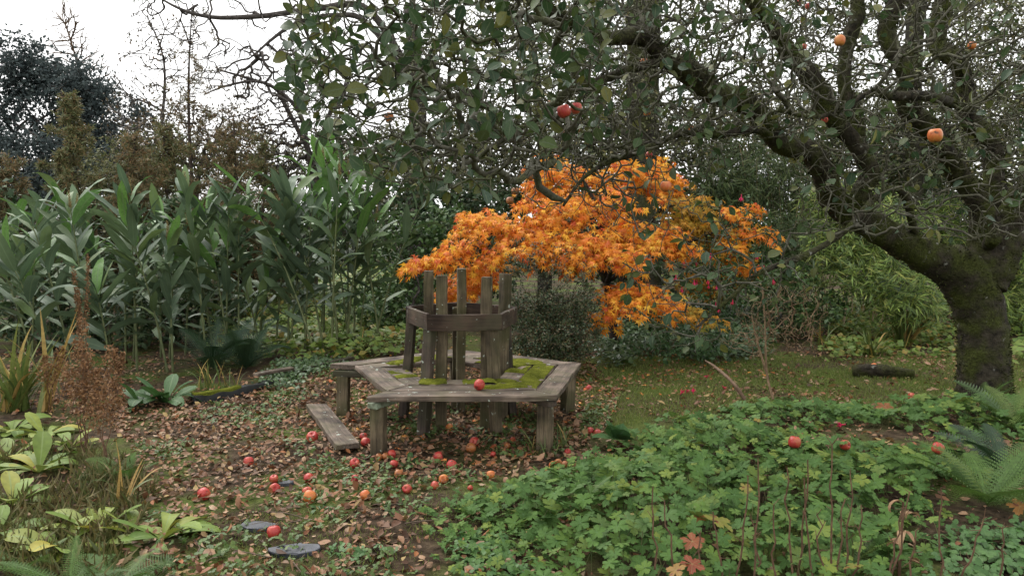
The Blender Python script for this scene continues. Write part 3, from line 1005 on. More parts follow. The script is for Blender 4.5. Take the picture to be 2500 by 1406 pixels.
for i, a in enumerate(CORN):
    hgt = (1.275, 1.265, 1.27, 1.30, 1.29)[i]
    beam('upright_post', RC + pol(a, (.305, .305, .36, .29, .305)[i], -.03), RC + pol(a, (.30, .315, .385, .295, .30)[i], hgt), .085 if i != 3 else .072, .08 if i != 3 else .06, mat_post, bench,
         math.radians(a + (28, 40, 10, 12, 15)[i]), 60 + i)
rap = .503 * math.cos(math.radians(36))
for i, ang in enumerate(sides.values()):
    l = 2 * rap * TAN
    th = .034
    li = l / 2 - th * TAN
    hgt = .128
    # board standing on edge: outline in plan (mitred), extruded upward
    me = prism([(-l / 2 + .001, -th / 2), (l / 2 - .001, -th / 2), (li, th / 2), (-li, th / 2)], hgt, .004, 70 + i, 4)
    me.materials.append(mat_ring)
    M = Matrix.Rotation(math.radians(ang + 90), 4, 'Z')
    M.translation = RC + pol(ang, rap - th / 2, .915 + (0, -.002, .004, .006, .004)[i])
    link('backrest_board', me, bench, M)

# the seat board that has fallen off
a0, a1 = onground(772, 1006), onground(851, 1112)
fd = Vector(a1 - a0)
me = prism([(-fd.length / 2, -.09), (fd.length / 2, -.09), (fd.length / 2 - .03, .09), (-fd.length / 2 + .02, .09)], .042, .006, 5, 6)
me.materials.append(mat_seat)
fp = link('fallen_plank', me)
x = fd.normalized(); z = (Vector((.1, -.06, 1)) - x * x.dot(Vector((.1, -.06, 1)))).normalized(); y = z.cross(x)
Mx = Matrix((x, y, z)).transposed().to_4x4(); Mx.translation = Vector((a0 + a1) / 2) + Vector((0, 0, .052))
fp.matrix_basis = Mx
prop(fp, 'loose grey plank lying on the leaves left of the bench', 'plank')

# ================================================================== APPLE TREE
mat_bark = bark_mat('mossy_apple_bark', (.008, .007, .005), (.050, .043, .030), (.044, .052, .012), (.19, .19, .165), 16, .5, .9)
mat_twig = bark_mat('lichened_twig', (.035, .032, .024), (.135, .13, .10), (.07, .075, .035), (.30, .32, .27), 22, .55, 0)
mat_apleaf = leaf_mat('apple_leaf', [(.028, .056, .026), (.038, .075, .028), (.054, .094, .026), (.034, .064, .036), (.07, .105, .026), (.044, .078, .034), (.13, .13, .03), (.038, .07, .03)],
                      rough=.5, spec=.3, transl=.22, vein=(.10, .13, .07), blotch=(.13, .10, .03), blotch_scale=14, blotch_at=.72)
TB = onground(2402, 972)
apple_tree = root('apple_tree', 'old apple tree with thick moss-covered trunk and spreading limbs', 'tree', TB)
sk = Skeleton()
SKIN = []
def limb(name, pts, parent=-1, first=None, seed=0, amp=.13, sides=16, vis=True):
    """pts: (px, py, distance, radius)"""
    k_ = 0 if name == 'trunk' else 1
    P = [W(a, b, d) + k_ * rng.normal(size=3) * min(.04, r * .4) * (r < .16) for a, b, d, r in pts]
    R = [r * (.88 if k_ == 0 else ((.85 if r > .16 else .80) * rng.uniform(.9, 1.12))) for *_, r in pts]
    if first is not None: P = [first] + P; R = [R[0] * 1.05] + R
    Ps, Rs = bark_tube(name, np.array(P), np.array(R), mat_bark, apple_tree, sides + 6, 14, amp, seed)
    SKIN.append((Ps, Rs))
    Ps, Rs = Ps[::1], Rs
    return sk.limb(Ps[::3], Rs[::3], parent)
trunk_pts = [(2402, 1000, 7.62, .33), (2402, 960, 7.62, .285), (2402, 890, 7.6, .258), (2398, 810, 7.6, .248), (2385, 740, 7.6, .262), (2355, 675, 7.6, .27), (2310, 640, 7.58, .24)]
tr = limb('trunk', trunk_pts, seed=1, amp=.075, sides=26)
f0 = W(2330, 655, 7.6)
l1 = limb('limb', [(2290, 640, 7.55, .22), (2200, 592, 7.4, .17), (2130, 545, 7.25, .15), (2060, 485, 7.1, .135), (1980, 415, 6.9, .12), (1900, 345, 6.7, .118), (1815, 270, 6.5, .112),
                   (1740, 205, 6.3, .108), (1690, 168, 6.2, .10), (1632, 143, 6.05, .085), (1560, 105, 5.9, .075), (1470, 82, 5.7, .06), (1395, 52, 5.5, .045), (1320, 10, 5.3, .032)], tr[-1], f0, 2)
l1b = limb('limb', [(1625, 160, 6.0, .05), (1560, 170, 5.85, .042), (1495, 176, 5.7, .036), (1405, 217, 5.5, .028), (1340, 262, 5.3, .022), (1270, 320, 5.1, .015)], l1[18], W(1660, 158, 6.12), 3, sides=10)
l1c = limb('limb', [(1850, 330, 6.5, .045), (1760, 322, 6.2, .036), (1660, 330, 5.9, .03), (1560, 372, 5.6, .028), (1490, 393, 5.4, .024), (1425, 440, 5.2, .017), (1375, 500, 5.0, .010)], l1[12], W(1890, 340, 6.68), 4, sides=10)
l2 = limb('limb', [(2105, 470, 7.1, .10), (2108, 400, 7.0, .098), (2078, 330, 6.9, .098), (2040, 272, 6.8, .098), (1982, 195, 6.7, .092), (1932, 135, 6.6, .085), (1885, 55, 6.5, .075), (1850, 5, 6.4, .07), (1800, -70, 6.3, .06)], l1[7], W(2085, 510, 7.13), 5)
l3 = limb('limb', [(2095, 300, 7.0, .07), (2074, 230, 7.0, .075), (2072, 130, 7.0, .075), (2085, 40, 7.0, .075), (2095, -60, 7.0, .06)], l2[4], W(2100, 380, 7.0), 6)
l4 = limb('limb', [(2410, 600, 7.6, .20), (2365, 510, 7.5, .13), (2338, 440, 7.4, .12), (2305, 372, 7.2, .115), (2262, 315, 7.0, .11), (2238, 255, 6.9, .11), (2212, 190, 6.8, .105), (2198, 100, 6.8, .10), (2196, 0, 6.8, .095), (2200, -90, 6.8, .08)], tr[-3], W(2385, 690, 7.6), 7)
l5 = limb('limb', [(2435, 580, 7.65, .20), (2430, 500, 7.7, .15), (2420, 430, 7.7, .13), (2405, 350, 7.7, .12), (2380, 285, 7.7, .115), (2348, 222, 7.7, .11), (2322, 165, 7.7, .11), (2312, 90, 7.7, .105), (2308, -20, 7.7, .1), (2310, -100, 7.7, .08)], tr[-3], W(2410, 690, 7.62), 8)
l6 = limb('limb', [(2440, 600, 7.6, .21), (2475, 520, 7.5, .17), (2530, 430, 7.4, .15), (2600, 330, 7.3, .13), (2680, 200, 7.2, .11), (2740, 80, 7.1, .09)], tr[-3], W(2405, 700, 7.6), 9)
st = limb('cut_stub', [(2425, 588, 7.3, .085), (2434, 573, 7.16, .078)], l5[1], W(2412, 600, 7.5), 10, sides=12)
l7 = limb('limb', [(2290, 240, 6.2, .05), (2180, 228, 5.9, .045), (2120, 232, 5.7, .03), (2010, 285, 5.4, .018), (1900, 270, 5.2, .012)], l5[10], W(2370, 270, 7.6), 12, sides=10)
l8 = limb('limb', [(2200, 470, 7.0, .04), (2150, 480, 6.5, .034), (2060, 560, 6.0, .028), (1960, 620, 5.6, .024), (1860, 660, 5.3, .022), (1790, 720, 5.1, .016), (1700, 800, 4.9, .009)], l1[5], W(2240, 600, 7.45), 13, sides=8)

# hanging and resting apples: (px, py, diameter px)
HANG = [(1377, 272, 34), (1407, 265, 29), (1345, 252, 17), (950, 287, 23), (2050, 100, 27), (1572, 152, 19), (1580, 275, 17), (1686, 316, 17), (2283, 331, 36), (2373, 112, 20),
        (2013, 293, 17), (1963, 115, 14), (1960, 52, 13), (1625, 455, 28), (1295, 432, 19), (1258, 467, 19), (1245, 490, 18), (1948, 8, 15), (1974, 16, 16), (1372, 318, 15),
        (1408, 317, 15), (1585, 378, 17)]
hang = []
for a, b, d in HANG:
    dep = min(6.6, max(3.9, 128 / d))
    hang.append((W(a, b, dep), d * dep / FPX))
# where twigs reach to
tg = [sample_px([(720, -60), (1000, -200), (1500, -200), (1480, 300), (1300, 480), (1050, 480), (860, 420), (730, 300), (690, 130)], 2000, 3.3, 5.8),
      sample_px([(1350, -150), (2000, -150), (2000, 330), (1700, 340), (1450, 330)], 2300, 4.6, 7.6),
      sample_px([(1230, 320), (1780, 330), (1760, 480), (1550, 560), (1280, 520)], 300, 4.9, 6.2),
      sample_px([(1850, -150), (2700, -150), (2700, 560), (2350, 600), (1950, 560)], 2900, 4.8, 8.4),
      sample_px([(1500, 520), (1750, 480), (1980, 560), (2000, 700), (1880, 800), (1700, 860), (1530, 830)], 260, 4.6, 5.7),
      np.array([h[0] + np.array([0, 0, h[1] * .55 + .01]) for h in hang])]
tips = sk.grow(np.concatenate(tg), step=.10, jit=.20, w=.16, grav=.05)
sk.finish(.0027, 2.25, .045)
sk.build(apple_tree, mat_twig, sides=(4, 7))
# leaves: thick at upper left, sparse elsewhere
P, R = sk.Pa, sk.R
small = np.nonzero((R < .006) & (np.array(sk.fix) == 0))[0]
px, py, dep = project(P[small])
dens = np.where((px < 1480) & (py < 520), 1.0, .23) * np.where(px < 700, 0, 1)
dens = np.where((px > 1500) & (px < 2000) & (py > 520), .4, dens)
dens = np.where((px > 1230) & (px < 1700) & (py > 330) & (py < 560), .10, dens)
sel = small[rng.random(len(small)) < dens * np.where(dep < 5.5, .6, .25)]
sel = np.concatenate([sel, small[(px > 1480) & (py < 500)][rng.integers(0, max(1, ((px > 1480) & (py < 500)).sum()), 850)]])
qx, qy, qd = project(P[sel])
clear = np.ones(len(sel), bool)
for (a_, b_, d_), h_ in zip(HANG, hang):                 # no leaf grows right in front of the fruit
    if d_ > 17: clear &= ~((np.hypot(qx - a_, qy - b_) < 38 + d_ * .55) & (qd < project(h_[0])[2] + .1))
sel = sel[clear]
n = len(sel)
tdir = unit(P[sel] - P[np.array(sk.pa)[sel]])
axl = unit(tdir * .5 + rdir(n) * .8 + np.array([0, 0, -.35]))
aptp = [blade(4, .62, oval, b, f, w, t) for b, f, w, t in ((.4, .2, .08, .2), (.8, .3, .1, -.3), (-.3, .15, .1, .2), (.2, .45, .05, .0))]
leaves_split(apple_tree, aptp, basis(axl, unit(rdir(n) * .7 + np.array([0, -.3, .7]))), P[sel] + rng.normal(size=(n, 3)) * .006, rng.uniform(.05, .105, n), mat_apleaf, 300)

# tufts of moss on the bark
mat_tuft = leaf_mat('bark_moss', [(.018, .02, .009), (.03, .034, .012), (.045, .05, .016), (.06, .062, .022), (.025, .026, .014)], rough=.9, spec=.1, transl=.1)
tp_, ta_ = [], []
for Ps, Rs in SKIN:
    L = np.linalg.norm(np.diff(Ps, axis=0), axis=1)
    m = int((L * Rs[1:]).sum() * 6.28 * 1500)
    j = rng.choice(len(L), m, p=L / L.sum())
    c = Ps[j] + (Ps[j + 1] - Ps[j]) * rng.random((m, 1))
    t = unit(Ps[j + 1] - Ps[j])
    d = rdir(m) + np.array([0, 0, .35]); d = unit(d - t * (d * t).sum(1, keepdims=True))
    ok = vnoise(c + d * Rs[j][:, None], 4, 77) > -.15
    tp_.append((c + d * Rs[j][:, None] * .97)[ok]); ta_.append(unit(d + rdir(m) * .8)[ok])
P_, A_ = np.concatenate(tp_), np.concatenate(ta_); n = len(P_)
Bag().add(quadleaf(.4, .1), basis(A_, rdir(n)), P_, rng.uniform(.012, .04, n)).build('moss', mat_tuft, apple_tree)

# ================================================================== APPLES
def apple_mesh(name, mat, seed):
    r = np.random.default_rng(seed)
    prof = [(0, .32), (.09, .36), (.2, .43), (.31, .425), (.415, .34), (.48, .18), (.5, .0), (.475, -.17), (.41, -.31), (.31, -.41), (.2, -.45), (.1, -.425), (0, -.39)]
    k = 16
    V, F = [], []
    for rr, zz in prof[1:-1]:
        for j in range(k):
            a = j * 2 * math.pi / k
            q = rr * (1 + .03 * math.cos(5 * a + seed) + .03 * math.cos(2 * a + seed * 2))
            V.append((q * math.cos(a), q * math.sin(a), zz * (1 + .04 * math.cos(a + seed))))
    n = len(prof) - 2
    V.append((0, 0, prof[0][1])); V.append((0, 0, prof[-1][1]))
    for i in range(n - 1):
        for j in range(k):
            a, b2 = i * k + j, i * k + (j + 1) % k
            F += [(a, a + k, b2 + k), (a, b2 + k, b2)]
    for j in range(k):
        F.append((n * k, j, (j + 1) % k)); F.append((n * k + 1, (n - 1) * k + (j + 1) % k, (n - 1) * k + j))
    return mesh(name, np.array(V), np.array(F), mat)
am_red = apple_mat('red_apple', (.44, .15, .06), (.40, .045, .035), (.29, .022, .024))
am_org = apple_mat('orange_apple', (.48, .25, .06), (.50, .16, .04), (.45, .07, .025))
am_rot = apple_mat('rotting_apple', (.22, .09, .035), (.36, .13, .04), (.16, .055, .025))
AM = {'r': [apple_mesh('apple', am_red, s) for s in (1, 2)], 'o': [apple_mesh('apple', am_org, 3), apple_mesh('apple', am_org, 4)], 'b': [apple_mesh('apple', am_rot, 5)]}
mat_stalk = plain_mat('stalk', (.05, .035, .02), (.11, .08, .045), 40, bump=0)
V, F, _ = tubes([(np.array([[0, 0, .34], [.02, 0, .5], [.06, .01, .66]]), np.array([.022, .018, .024]))], 5)
stalk_me = mesh('stalk', V, F, mat_stalk)
V, F, _ = tubes([(np.array([[0, 0, -.43], [0, 0, -.475]]), np.array([.05, .075]))], 6)
calyx_me = mesh('calyx', V, F, mat_stalk)
def apple(pos, d, kind, label, group, hanging=False, i=0):
    o = link('apple', AM[kind][i % len(AM[kind])])
    o.location = Vector([float(c) for c in pos])
    o.scale = (d, d, d)
    if hanging: o.rotation_euler = (rng.normal() * .15, rng.normal() * .15, rng.uniform(0, 6))
    else: o.rotation_euler = (rng.uniform(-1.6, 1.6), rng.uniform(-1.2, 1.2), rng.uniform(0, 6))
    prop(o, label, 'apple', group)
    link('stalk', stalk_me, o); link('calyx', calyx_me, o)
hl = ['largest red apple hanging in front of the grey sky above the maple', 'red apple hanging just right of its larger red neighbour above the maple', 'small dull red apple hanging up-left of the red pair',
      'lone orange apple among the dense apple leaves at upper left', 'orange apple hanging against a mossy upright limb at upper right', 'yellow-orange apple just below the horizontal mossy limb',
      'pale small apple hanging below the horizontal limb', 'small red-orange apple near the middle of the long diagonal limb', 'big yellow-orange apple with dark pits hanging by the trunk limbs',
      'dull orange apple at the far upper right among twigs', 'small red apple hanging behind the second diagonal limb', 'tiny bright red apple beside the second limb, lower of two', 'tiny bright red apple beside the second limb, upper of two',
      'brownish orange apple hanging in front of the maple crown', 'dark red apple hanging at the upper left of the maple crown', 'dull apple at the left edge of the maple crown, upper of two', 'dull apple at the left edge of the maple crown, lower of two',
      'bright red apple at the top edge, left of a pair', 'bright red apple at the top edge, right of a pair', 'small pinkish apple just under the red pair, left one', 'small pinkish apple just under the red pair, right one',
      'red apple lying along the low branch above the maple']
hk = 'rrbororoooorrboooorroor'
hk = ['r', 'r', 'b', 'o', 'o', 'o', 'o', 'o', 'o', 'o', 'r', 'r', 'r', 'o', 'b', 'b', 'b', 'r', 'r', 'o', 'o', 'r']
for i, ((p, d), lab) in enumerate(zip(hang, hl)):
    apple(p, d, hk[i], lab, 'apples still hanging on the tree', True, i)
WIND = [(763, 1072, 30, 'r', 'large red windfall apple beside the upper half of the loose plank'), (607, 1129, 26, 'r', 'red windfall apple alone on the leaves left of the loose plank'),
        (498, 1198, 33, 'r', 'big red windfall apple farthest left on the leaf litter'), (669, 1169, 23, 'r', 'small red windfall, upper of two beside a grey leaf'),
        (671, 1191, 27, 'r', 'red windfall, lower of two left of the path centre'), (753, 1167, 25, 'r', 'red windfall half sunk in leaves below the loose plank'),
        (757, 1216, 33, 'o', 'pale orange windfall showing its eye, front of a touching pair'), (750, 1203, 26, 'r', 'red windfall peeping out behind the pale orange one'),
        (867, 1168, 23, 'r', 'flat-lying red windfall below the end of the loose plank'), (866, 1131, 27, 'r', 'bright red windfall at the lower end of the loose plank'),
        (893, 1086, 25, 'r', 'red windfall tucked against the front left bench leg'), (888, 1073, 20, 'r', 'red windfall behind the one at the front left bench leg'),
        (957, 1112, 23, 'r', 'red windfall just right of the front left bench leg'), (962, 1135, 22, 'r', 'red windfall in front of the front left bench leg'),
        (925, 1118, 18, 'b', 'rotting orange windfall at the foot of the front left bench leg, left one'), (941, 1117, 18, 'b', 'rotting orange windfall at the foot of the front left bench leg, right one'),
        (973, 1158, 22, 'b', 'soft brown-orange windfall midway below the bench front'), (1070, 1113, 26, 'r', 'red windfall standing upright under the middle of the bench front'),
        (1102, 1134, 27, 'r', 'broad red-orange windfall below the middle of the bench'), (994, 1197, 25, 'r', 'red windfall at the edge of the mossy turf'),
        (1062, 1190, 22, 'r', 'red windfall near the tip of the green leaf patch'), (1083, 1174, 25, 'o', 'orange-red windfall leaning on a pale leaf'),
        (892, 1212, 27, 'o', 'orange windfall above the mossy turf patch'), (1198, 1158, 23, 'o', 'clean orange windfall between bench and leafy patch'),
        (1159, 1078, 26, 'r', 'red windfall under the bench, in front of its inner posts'), (1150, 1091, 26, 'b', 'brown rotten windfall in front of the red one under the bench'),
        (1098, 1049, 22, 'o', 'orange windfall deep under the bench between the inner posts'), (1252, 1072, 17, 'r', 'small red windfall under the right half of the bench'),
        (1238, 1086, 18, 'b', 'small brown windfall under the right half of the bench'), (1204, 1106, 15, 'r', 'tiny red windfall in the weeds below the bench'),
        (1148, 1197, 14, 'r', 'half-hidden red windfall at the edge of the geranium leaves'), (1438, 945, 19, 'r', 'red windfall on the leaves right of the bench seat'),
        (1441, 1049, 21, 'r', 'red windfall right of the bench, left of a touching pair'), (1458, 1053, 20, 'r', 'red windfall right of the bench, right of a touching pair'),
        (1386, 1096, 18, 'r', 'small red windfall beside the front right bench leg'), (1349, 1134, 20, 'o', 'orange split windfall in the cluster by the geraniums, left one'),
        (1363, 1128, 22, 'b', 'orange rotting windfall in the cluster by the geraniums, middle one'), (1379, 1132, 18, 'b', 'orange rotting windfall in the cluster by the geraniums, right one'),
        (1339, 1148, 18, 'o', 'orange windfall in the cluster by the geraniums, lowest one'), (669, 1301, 35, 'r', 'large bright red windfall nearest the camera beside dark slate'),
        (2133, 895, 20, 'o', 'pale orange windfall lying by the mossy log'), (2226, 964, 20, 'r', 'red-orange windfall on the grass left of the apple trunk')]
for i, (a, b2, d, k, lab) in enumerate(WIND):
    p = G(a, b2 + d * .35)
    dep = project(p)[2]
    D = d * .95 * dep / FPX
    p[2] = gz(p[0], p[1]) + D * .38
    apple(p, D, k, lab, 'windfall apples on the ground', False, i)
for a, b2, d, z, lab in [(1940, 1079, 31, .16, 'large red windfall resting on the geranium leaves, leftmost of three'), (2063, 1086, 25, .13, 'red windfall half buried in the geranium leaves, middle of three'),
                         (2290, 1094, 29, .16, 'red windfall beside the fern at right, rightmost of three')]:
    p = G(a, b2, z + .02); D = d * project(p)[2] / FPX
    apple(p, D, 'r', lab, 'windfall apples on the ground', False, 1)
p = G(1170, 951, SEAT_Z); D = 27 * project(p)[2] / FPX
p[2] = SEAT_Z + D * .44
apple(p, D, 'r', 'red apple resting on the front edge of the bench seat', 'windfall apples on the ground')

# ================================================================== JAPANESE MAPLE
mat_maple = leaf_mat('maple_leaf', [(.66, .19, .012), (.76, .28, .02), (.82, .37, .028), (.70, .22, .015), (.82, .44, .04), (.52, .075, .015), (.78, .31, .022), (.85, .52, .05), (.68, .19, .018), (.60, .13, .012)], rough=.5, spec=.25, transl=.35, blotch=(.5, .16, .02), blotch_scale=8, blotch_at=.7)
mat_maple_y = leaf_mat('yellow_maple_leaf', [(.42, .27, .025), (.55, .28, .03), (.30, .25, .03), (.62, .25, .025), (.22, .22, .03)], rough=.5, spec=.25, transl=.35)
mat_maple_bark = bark_mat('maple_bark', (.012, .010, .009), (.05, .042, .035), (.04, .045, .02), None, 30, .6, .4)
MB = onground(1500, 852)
maple = root('japanese_maple', 'rounded japanese maple with glowing orange autumn leaves behind the bench', 'tree', MB)
ms = Skeleton()
MD = 10.2
def mlimb(pts, parent=-1, first=None, seed=0):
    P = [W(a, b, d) for a, b, d, r in pts]; R = [r for *_, r in pts]
    if first is not None: P = [first] + P; R = [R[0]] + R
    Ps, Rs = bark_tube('trunk' if parent < 0 else 'limb', np.array(P), np.array(R), mat_maple_bark, maple, 9, 6, .08, seed, 14)
    return ms.limb(Ps[::2], Rs[::2], parent)
t0 = mlimb([(1500, 860, MD, .07), (1497, 800, MD, .058), (1490, 740, MD, .055), (1480, 690, MD, .05)], seed=20)
for k, pts in enumerate([[(1440, 620, MD, .035), (1360, 560, MD - .3, .028), (1240, 560, MD - .6, .02), (1140, 590, MD - .9, .012)],
                         [(1470, 600, MD - .2, .035), (1460, 520, MD - .3, .028), (1430, 450, MD - .2, .02), (1400, 410, MD, .012)],
                         [(1530, 610, MD, .03), (1590, 540, MD + .1, .025), (1640, 480, MD, .015)],
                         [(1560, 640, MD - .3, .03), (1660, 600, MD - .5, .022), (1760, 560, MD - .5, .014), (1830, 520, MD - .4, .01)],
                         [(1500, 660, MD - .4, .03), (1530, 700, MD - .8, .022), (1590, 730, MD - 1.1, .014)]]):
    mlimb(pts, t0[-1], W(1480, 690, MD), 21 + k)
# foliage pads: (px, py, half width px, half height px, distance, yellow?)
PADS = [(1440, 420, 150, 45, 0, 0), (1330, 400, 45, 42, -.2, 0), (1330, 455, 100, 45, -.1, 0), (1590, 440, 100, 55, .1, 0), (1560, 400, 90, 28, 0, 0), (1650, 455, 60, 30, -.1, 0), (1470, 490, 160, 40, -.5, 0), (1360, 510, 130, 45, -.6, 0),
        (1190, 530, 80, 32, -.6, 0), (1240, 560, 140, 45, -.8, 0), (1130, 600, 100, 34, -1.0, 0), (1060, 625, 55, 26, -1.1, 0), (1300, 600, 130, 36, -1.1, 0), (1450, 575, 170, 45, -1.0, 0),
        (1500, 612, 150, 32, -1.2, 0), (1540, 640, 50, 18, -1.3, 0), (1600, 570, 100, 50, -.7, 0), (1650, 605, 50, 32, -.7, 0), (1700, 500, 70, 34, -.3, 1), (1730, 550, 90, 40, -.4, 1), (1660, 540, 60, 50, -.2, 1),
        (1810, 510, 50, 24, -.6, 0), (1790, 575, 60, 34, -.6, 0), (1740, 610, 50, 40, -.4, 1), (1800, 640, 30, 30, -.6, 0), (1530, 708, 75, 18, -1.3, 0), (1585, 716, 90, 20, -1.4, 0), (1515, 735, 40, 16, -1.5, 0),
        (1640, 745, 50, 12, -1.4, 0), (1478, 778, 26, 14, -1.1, 0), (1150, 690, 80, 36, -.6, 0), (1120, 710, 50, 30, -.5, 0), (1180, 655, 60, 24, -.7, 0),
        (1720, 690, 70, 45, -.3, 1), (1380, 632, 110, 24, -.9, 0), (1015, 640, 22, 14, -1.1, 0), (1850, 555, 30, 40, -.6, 0), (1700, 760, 70, 22, -.9, 1)]
tgt = []
LV = {0: [[], [], []], 1: [[], [], []]}
for a, b2, rx, ry, dd, yel in PADS:
    dep = MD + dd
    sx = rx * dep / FPX; sz = ry * dep / FPX
    c = W(a, b2, dep)
    for k in range(int(rx * ry / 235) + 4):
        q = unit(rng.normal(size=3)) * rng.random() ** .5
        o_ = c + q * np.array([sx * .9, max(.4, sx * .8), sz * .85])
        out = unit((o_ - MB) * np.array([1, 1, 0]))
        h = unit(out * .8 + np.array([rng.normal() * .6, rng.normal() * .6 - .35, 0]))
        L = rng.uniform(.22, .5)
        o_ = o_ - h * L * .55
        lat = np.array([-h[1], h[0], 0])
        m = int(rng.integers(9, 17))
        t = rng.random(m) ** .8
        u_ = rng.uniform(-1, 1, m) * (.30 * (1 - .5 * t))
        P_ = o_ + h * (t * L)[:, None] + lat * (u_ * L * 1.6)[:, None] + np.array([0, 0, 1]) * (.06 * L - .42 * L * t ** 2 - .25 * L * np.abs(u_))[:, None] + rng.normal(size=(m, 3)) * .02
        ax_ = unit(h * .8 + lat * (u_ * 2.6)[:, None] + np.array([0, 0, -.30]) - np.array([0, 0, .7]) * t[:, None] + rng.normal(size=(m, 3)) * .28)
        nr_ = unit(np.array([0, -.45, .9]) + h * .35 + rng.normal(size=(m, 3)) * .35)
        for lst, v in zip(LV[yel], (P_, ax_, nr_)): lst.append(v)
        tgt.append(np.stack([o_, o_ + h * L * .5 + [0, 0, -.05 * L]]))
ms.grow(np.concatenate(tgt), step=.09, jit=.12, w=.2)
ms.finish(.0022, 2.3, .03)
ms.build(maple, mat_maple_bark, sides=(4, 6))
mt = [star(7, .28, 2.1, .3, s, .42) for s in range(3)] + [star(5, .4, 1.8, .3, 7, .42)]
def maple_leaves(lv, mat, nind, rest):
    P, ax_, nr_ = (np.concatenate(v) for v in lv)
    leaves_split(maple, mt, basis(ax_, nr_), P, rng.uniform(.09, .165, len(P)), mat, nind, rest=rest)
maple_leaves(LV[0], mat_maple, 260, 'foliage')
maple_leaves(LV[1], mat_maple_y, 40, 'yellow_foliage')

# ================================================================== GINGER LILIES
mat_ginger = leaf_mat('ginger_leaf', [(.078, .122, .070), (.096, .146, .086), (.114, .170, .080), (.084, .128, .082), (.14, .20, .066), (.102, .155, .095)], rough=.5, spec=.35, transl=.2, vein=(.14, .20, .11), blotch=(.24, .20, .08), blotch_scale=2.2, blotch_at=.74)
mat_gingertop = leaf_mat('young_ginger_leaf', [(.09, .19, .045), (.12, .24, .055), (.10, .20, .06)], rough=.38, spec=.5, transl=.22, vein=(.15, .22, .10))
mat_gstem = plain_mat('ginger_stem', (.07, .095, .035), (.15, .17, .07), 9, .5, .4, 0)
mat_spike = leaf_mat('dry_spike', [(.24, .17, .07), (.17, .12, .05), (.32, .24, .09), (.14, .13, .05)], rough=.7, transl=.1)
gtp = [blade(7, .205, strap, b, .22, w, t, 2.5, s) for b, w, t, s in ((.25, .10, .2, .02), (.6, .16, -.4, -.03), (1.0, .12, .5, .03), (1.6, .12, .2, .0), (.1, .08, -.2, .04), (.9, .2, -.7, -.04))]
gm = [tpl_mesh('leaf', t, mat_ginger) for t in gtp]
gmy = [tpl_mesh('leaf', t, mat_gingertop) for t in gtp]
n = 44
k = np.arange(n); ang = k * 2.4
hh = k / n
b = Bag().add(rhomb(.45, .1, -.1), basis(np.stack([np.cos(ang) * .8, np.sin(ang) * .8, np.full(n, .75)], 1), np.stack([-np.cos(ang), -np.sin(ang), np.ones(n)], 1)),
              np.stack([np.cos(ang) * .006, np.sin(ang) * .006, hh * .9], 1), .20 * (1 - hh * .55))
spike_me = mesh('flower_spike', np.concatenate(b.V), np.concatenate(b.F), mat_spike, True, np.concatenate(b.R))
def ginger(base, topx, topy, label, group, spike=False, nleaf=13, young=0, s=1.0, lean=-.1):
    B = onground(*base) if len(base) == 2 else np.array(base, float)
    dep = project(B)[2]
    Tp = W(topx, topy, dep + lean)
    o = root('ginger_lily', label, 'plant', B, group)
    mid = (B + Tp) / 2 + np.array([(B[0] - Tp[0]) * .12, 0, (Tp[2] - B[2]) * .08])
    tt = np.linspace(0, 1, 12)[:, None]
    C = (1 - tt) ** 2 * (B + [0, 0, -.03]) + 2 * tt * (1 - tt) * mid + tt ** 2 * Tp
    V, F, _ = tubes([(C, np.linspace(.015, .005, 12) * s)], 6)
    part('stem', V, F, mat_gstem, o)
    az = rng.uniform(-1.2, 1.2); s = s * rng.uniform(.9, 1.12)
    for i in range(nleaf):
        t = .20 + .80 * (i / (nleaf - 1)) ** .85
        j = min(10, int(t * 11)); fr = t * 11 - j
        p = C[j] * (1 - fr) + C[j + 1] * fr
        d = unit(C[j + 1] - C[j])
        sg = 1 if i % 2 else -1
        a = az + rng.normal() * .45
        side = np.array([math.cos(a) * sg, math.sin(a) * sg, 0])
        open_ = (1.1 - .65 * t) * rng.uniform(.7, 1.25)
        ax = unit(d * math.cos(open_) + side * math.sin(open_))
        nr = unit(d * math.sin(open_) - side * math.cos(open_) + rng.normal(size=3) * .35)
        L = s * rng.uniform(.42, .58) * (1 - .2 * abs(t - .7)) * (.75 if i < 2 else 1)
        ms_ = gmy if (young and t > .6 and rng.random() < young) else gm
        link('leaf', ms_[int(rng.integers(0, len(ms_)))], o, M4(basis(ax[None], nr[None])[0], p - B, L))
    if spike:
        d = unit(Tp - C[-3]) * .5 + np.array([0, 0, .6])
        R = basis(np.array([[1., 0, 0]]), d[None])[0]
        z = unit(d); x = unit(np.cross(np.array([0, 1., 0]), z)); y = np.cross(z, x)
        link('flower_spike', spike_me, o, M4(np.stack([x, y, z], 1), Tp - B, rng.uniform(.2, .28)))
FRONT = [((150, 960), 20, 560, 0), ((185, 935), 75, 470, 0), ((222, 905), 172, 440, 1), ((275, 925), 235, 640, 0), ((335, 905), 318, 410, 1), ((410, 905), 305, 470, 0), ((422, 905), 410, 520, 1),
         ((505, 890), 455, 400, 1), ((560, 880), 500, 455, 0), ((640, 870), 560, 520, 0), ((709, 866), 730, 640, 0), ((773, 876), 600, 470, 0), ((793, 868), 700, 480, 0), ((809, 872), 828, 430, 1),
         ((825, 864), 790, 395, 1), ((845, 856), 897, 450, 0), ((865, 848), 870, 520, 0), ((912, 842), 1030, 500, 0), ((100, 950), -30, 500, 0)]
order = sorted(range(len(FRONT)), key=lambda i: FRONT[i][0][0])
ords = ['first', 'second', 'third', 'fourth', 'fifth', 'sixth', 'seventh', 'eighth', 'ninth', 'tenth', 'eleventh', 'twelfth', 'thirteenth', 'fourteenth', 'fifteenth', 'sixteenth', 'seventeenth', 'eighteenth', 'nineteenth']
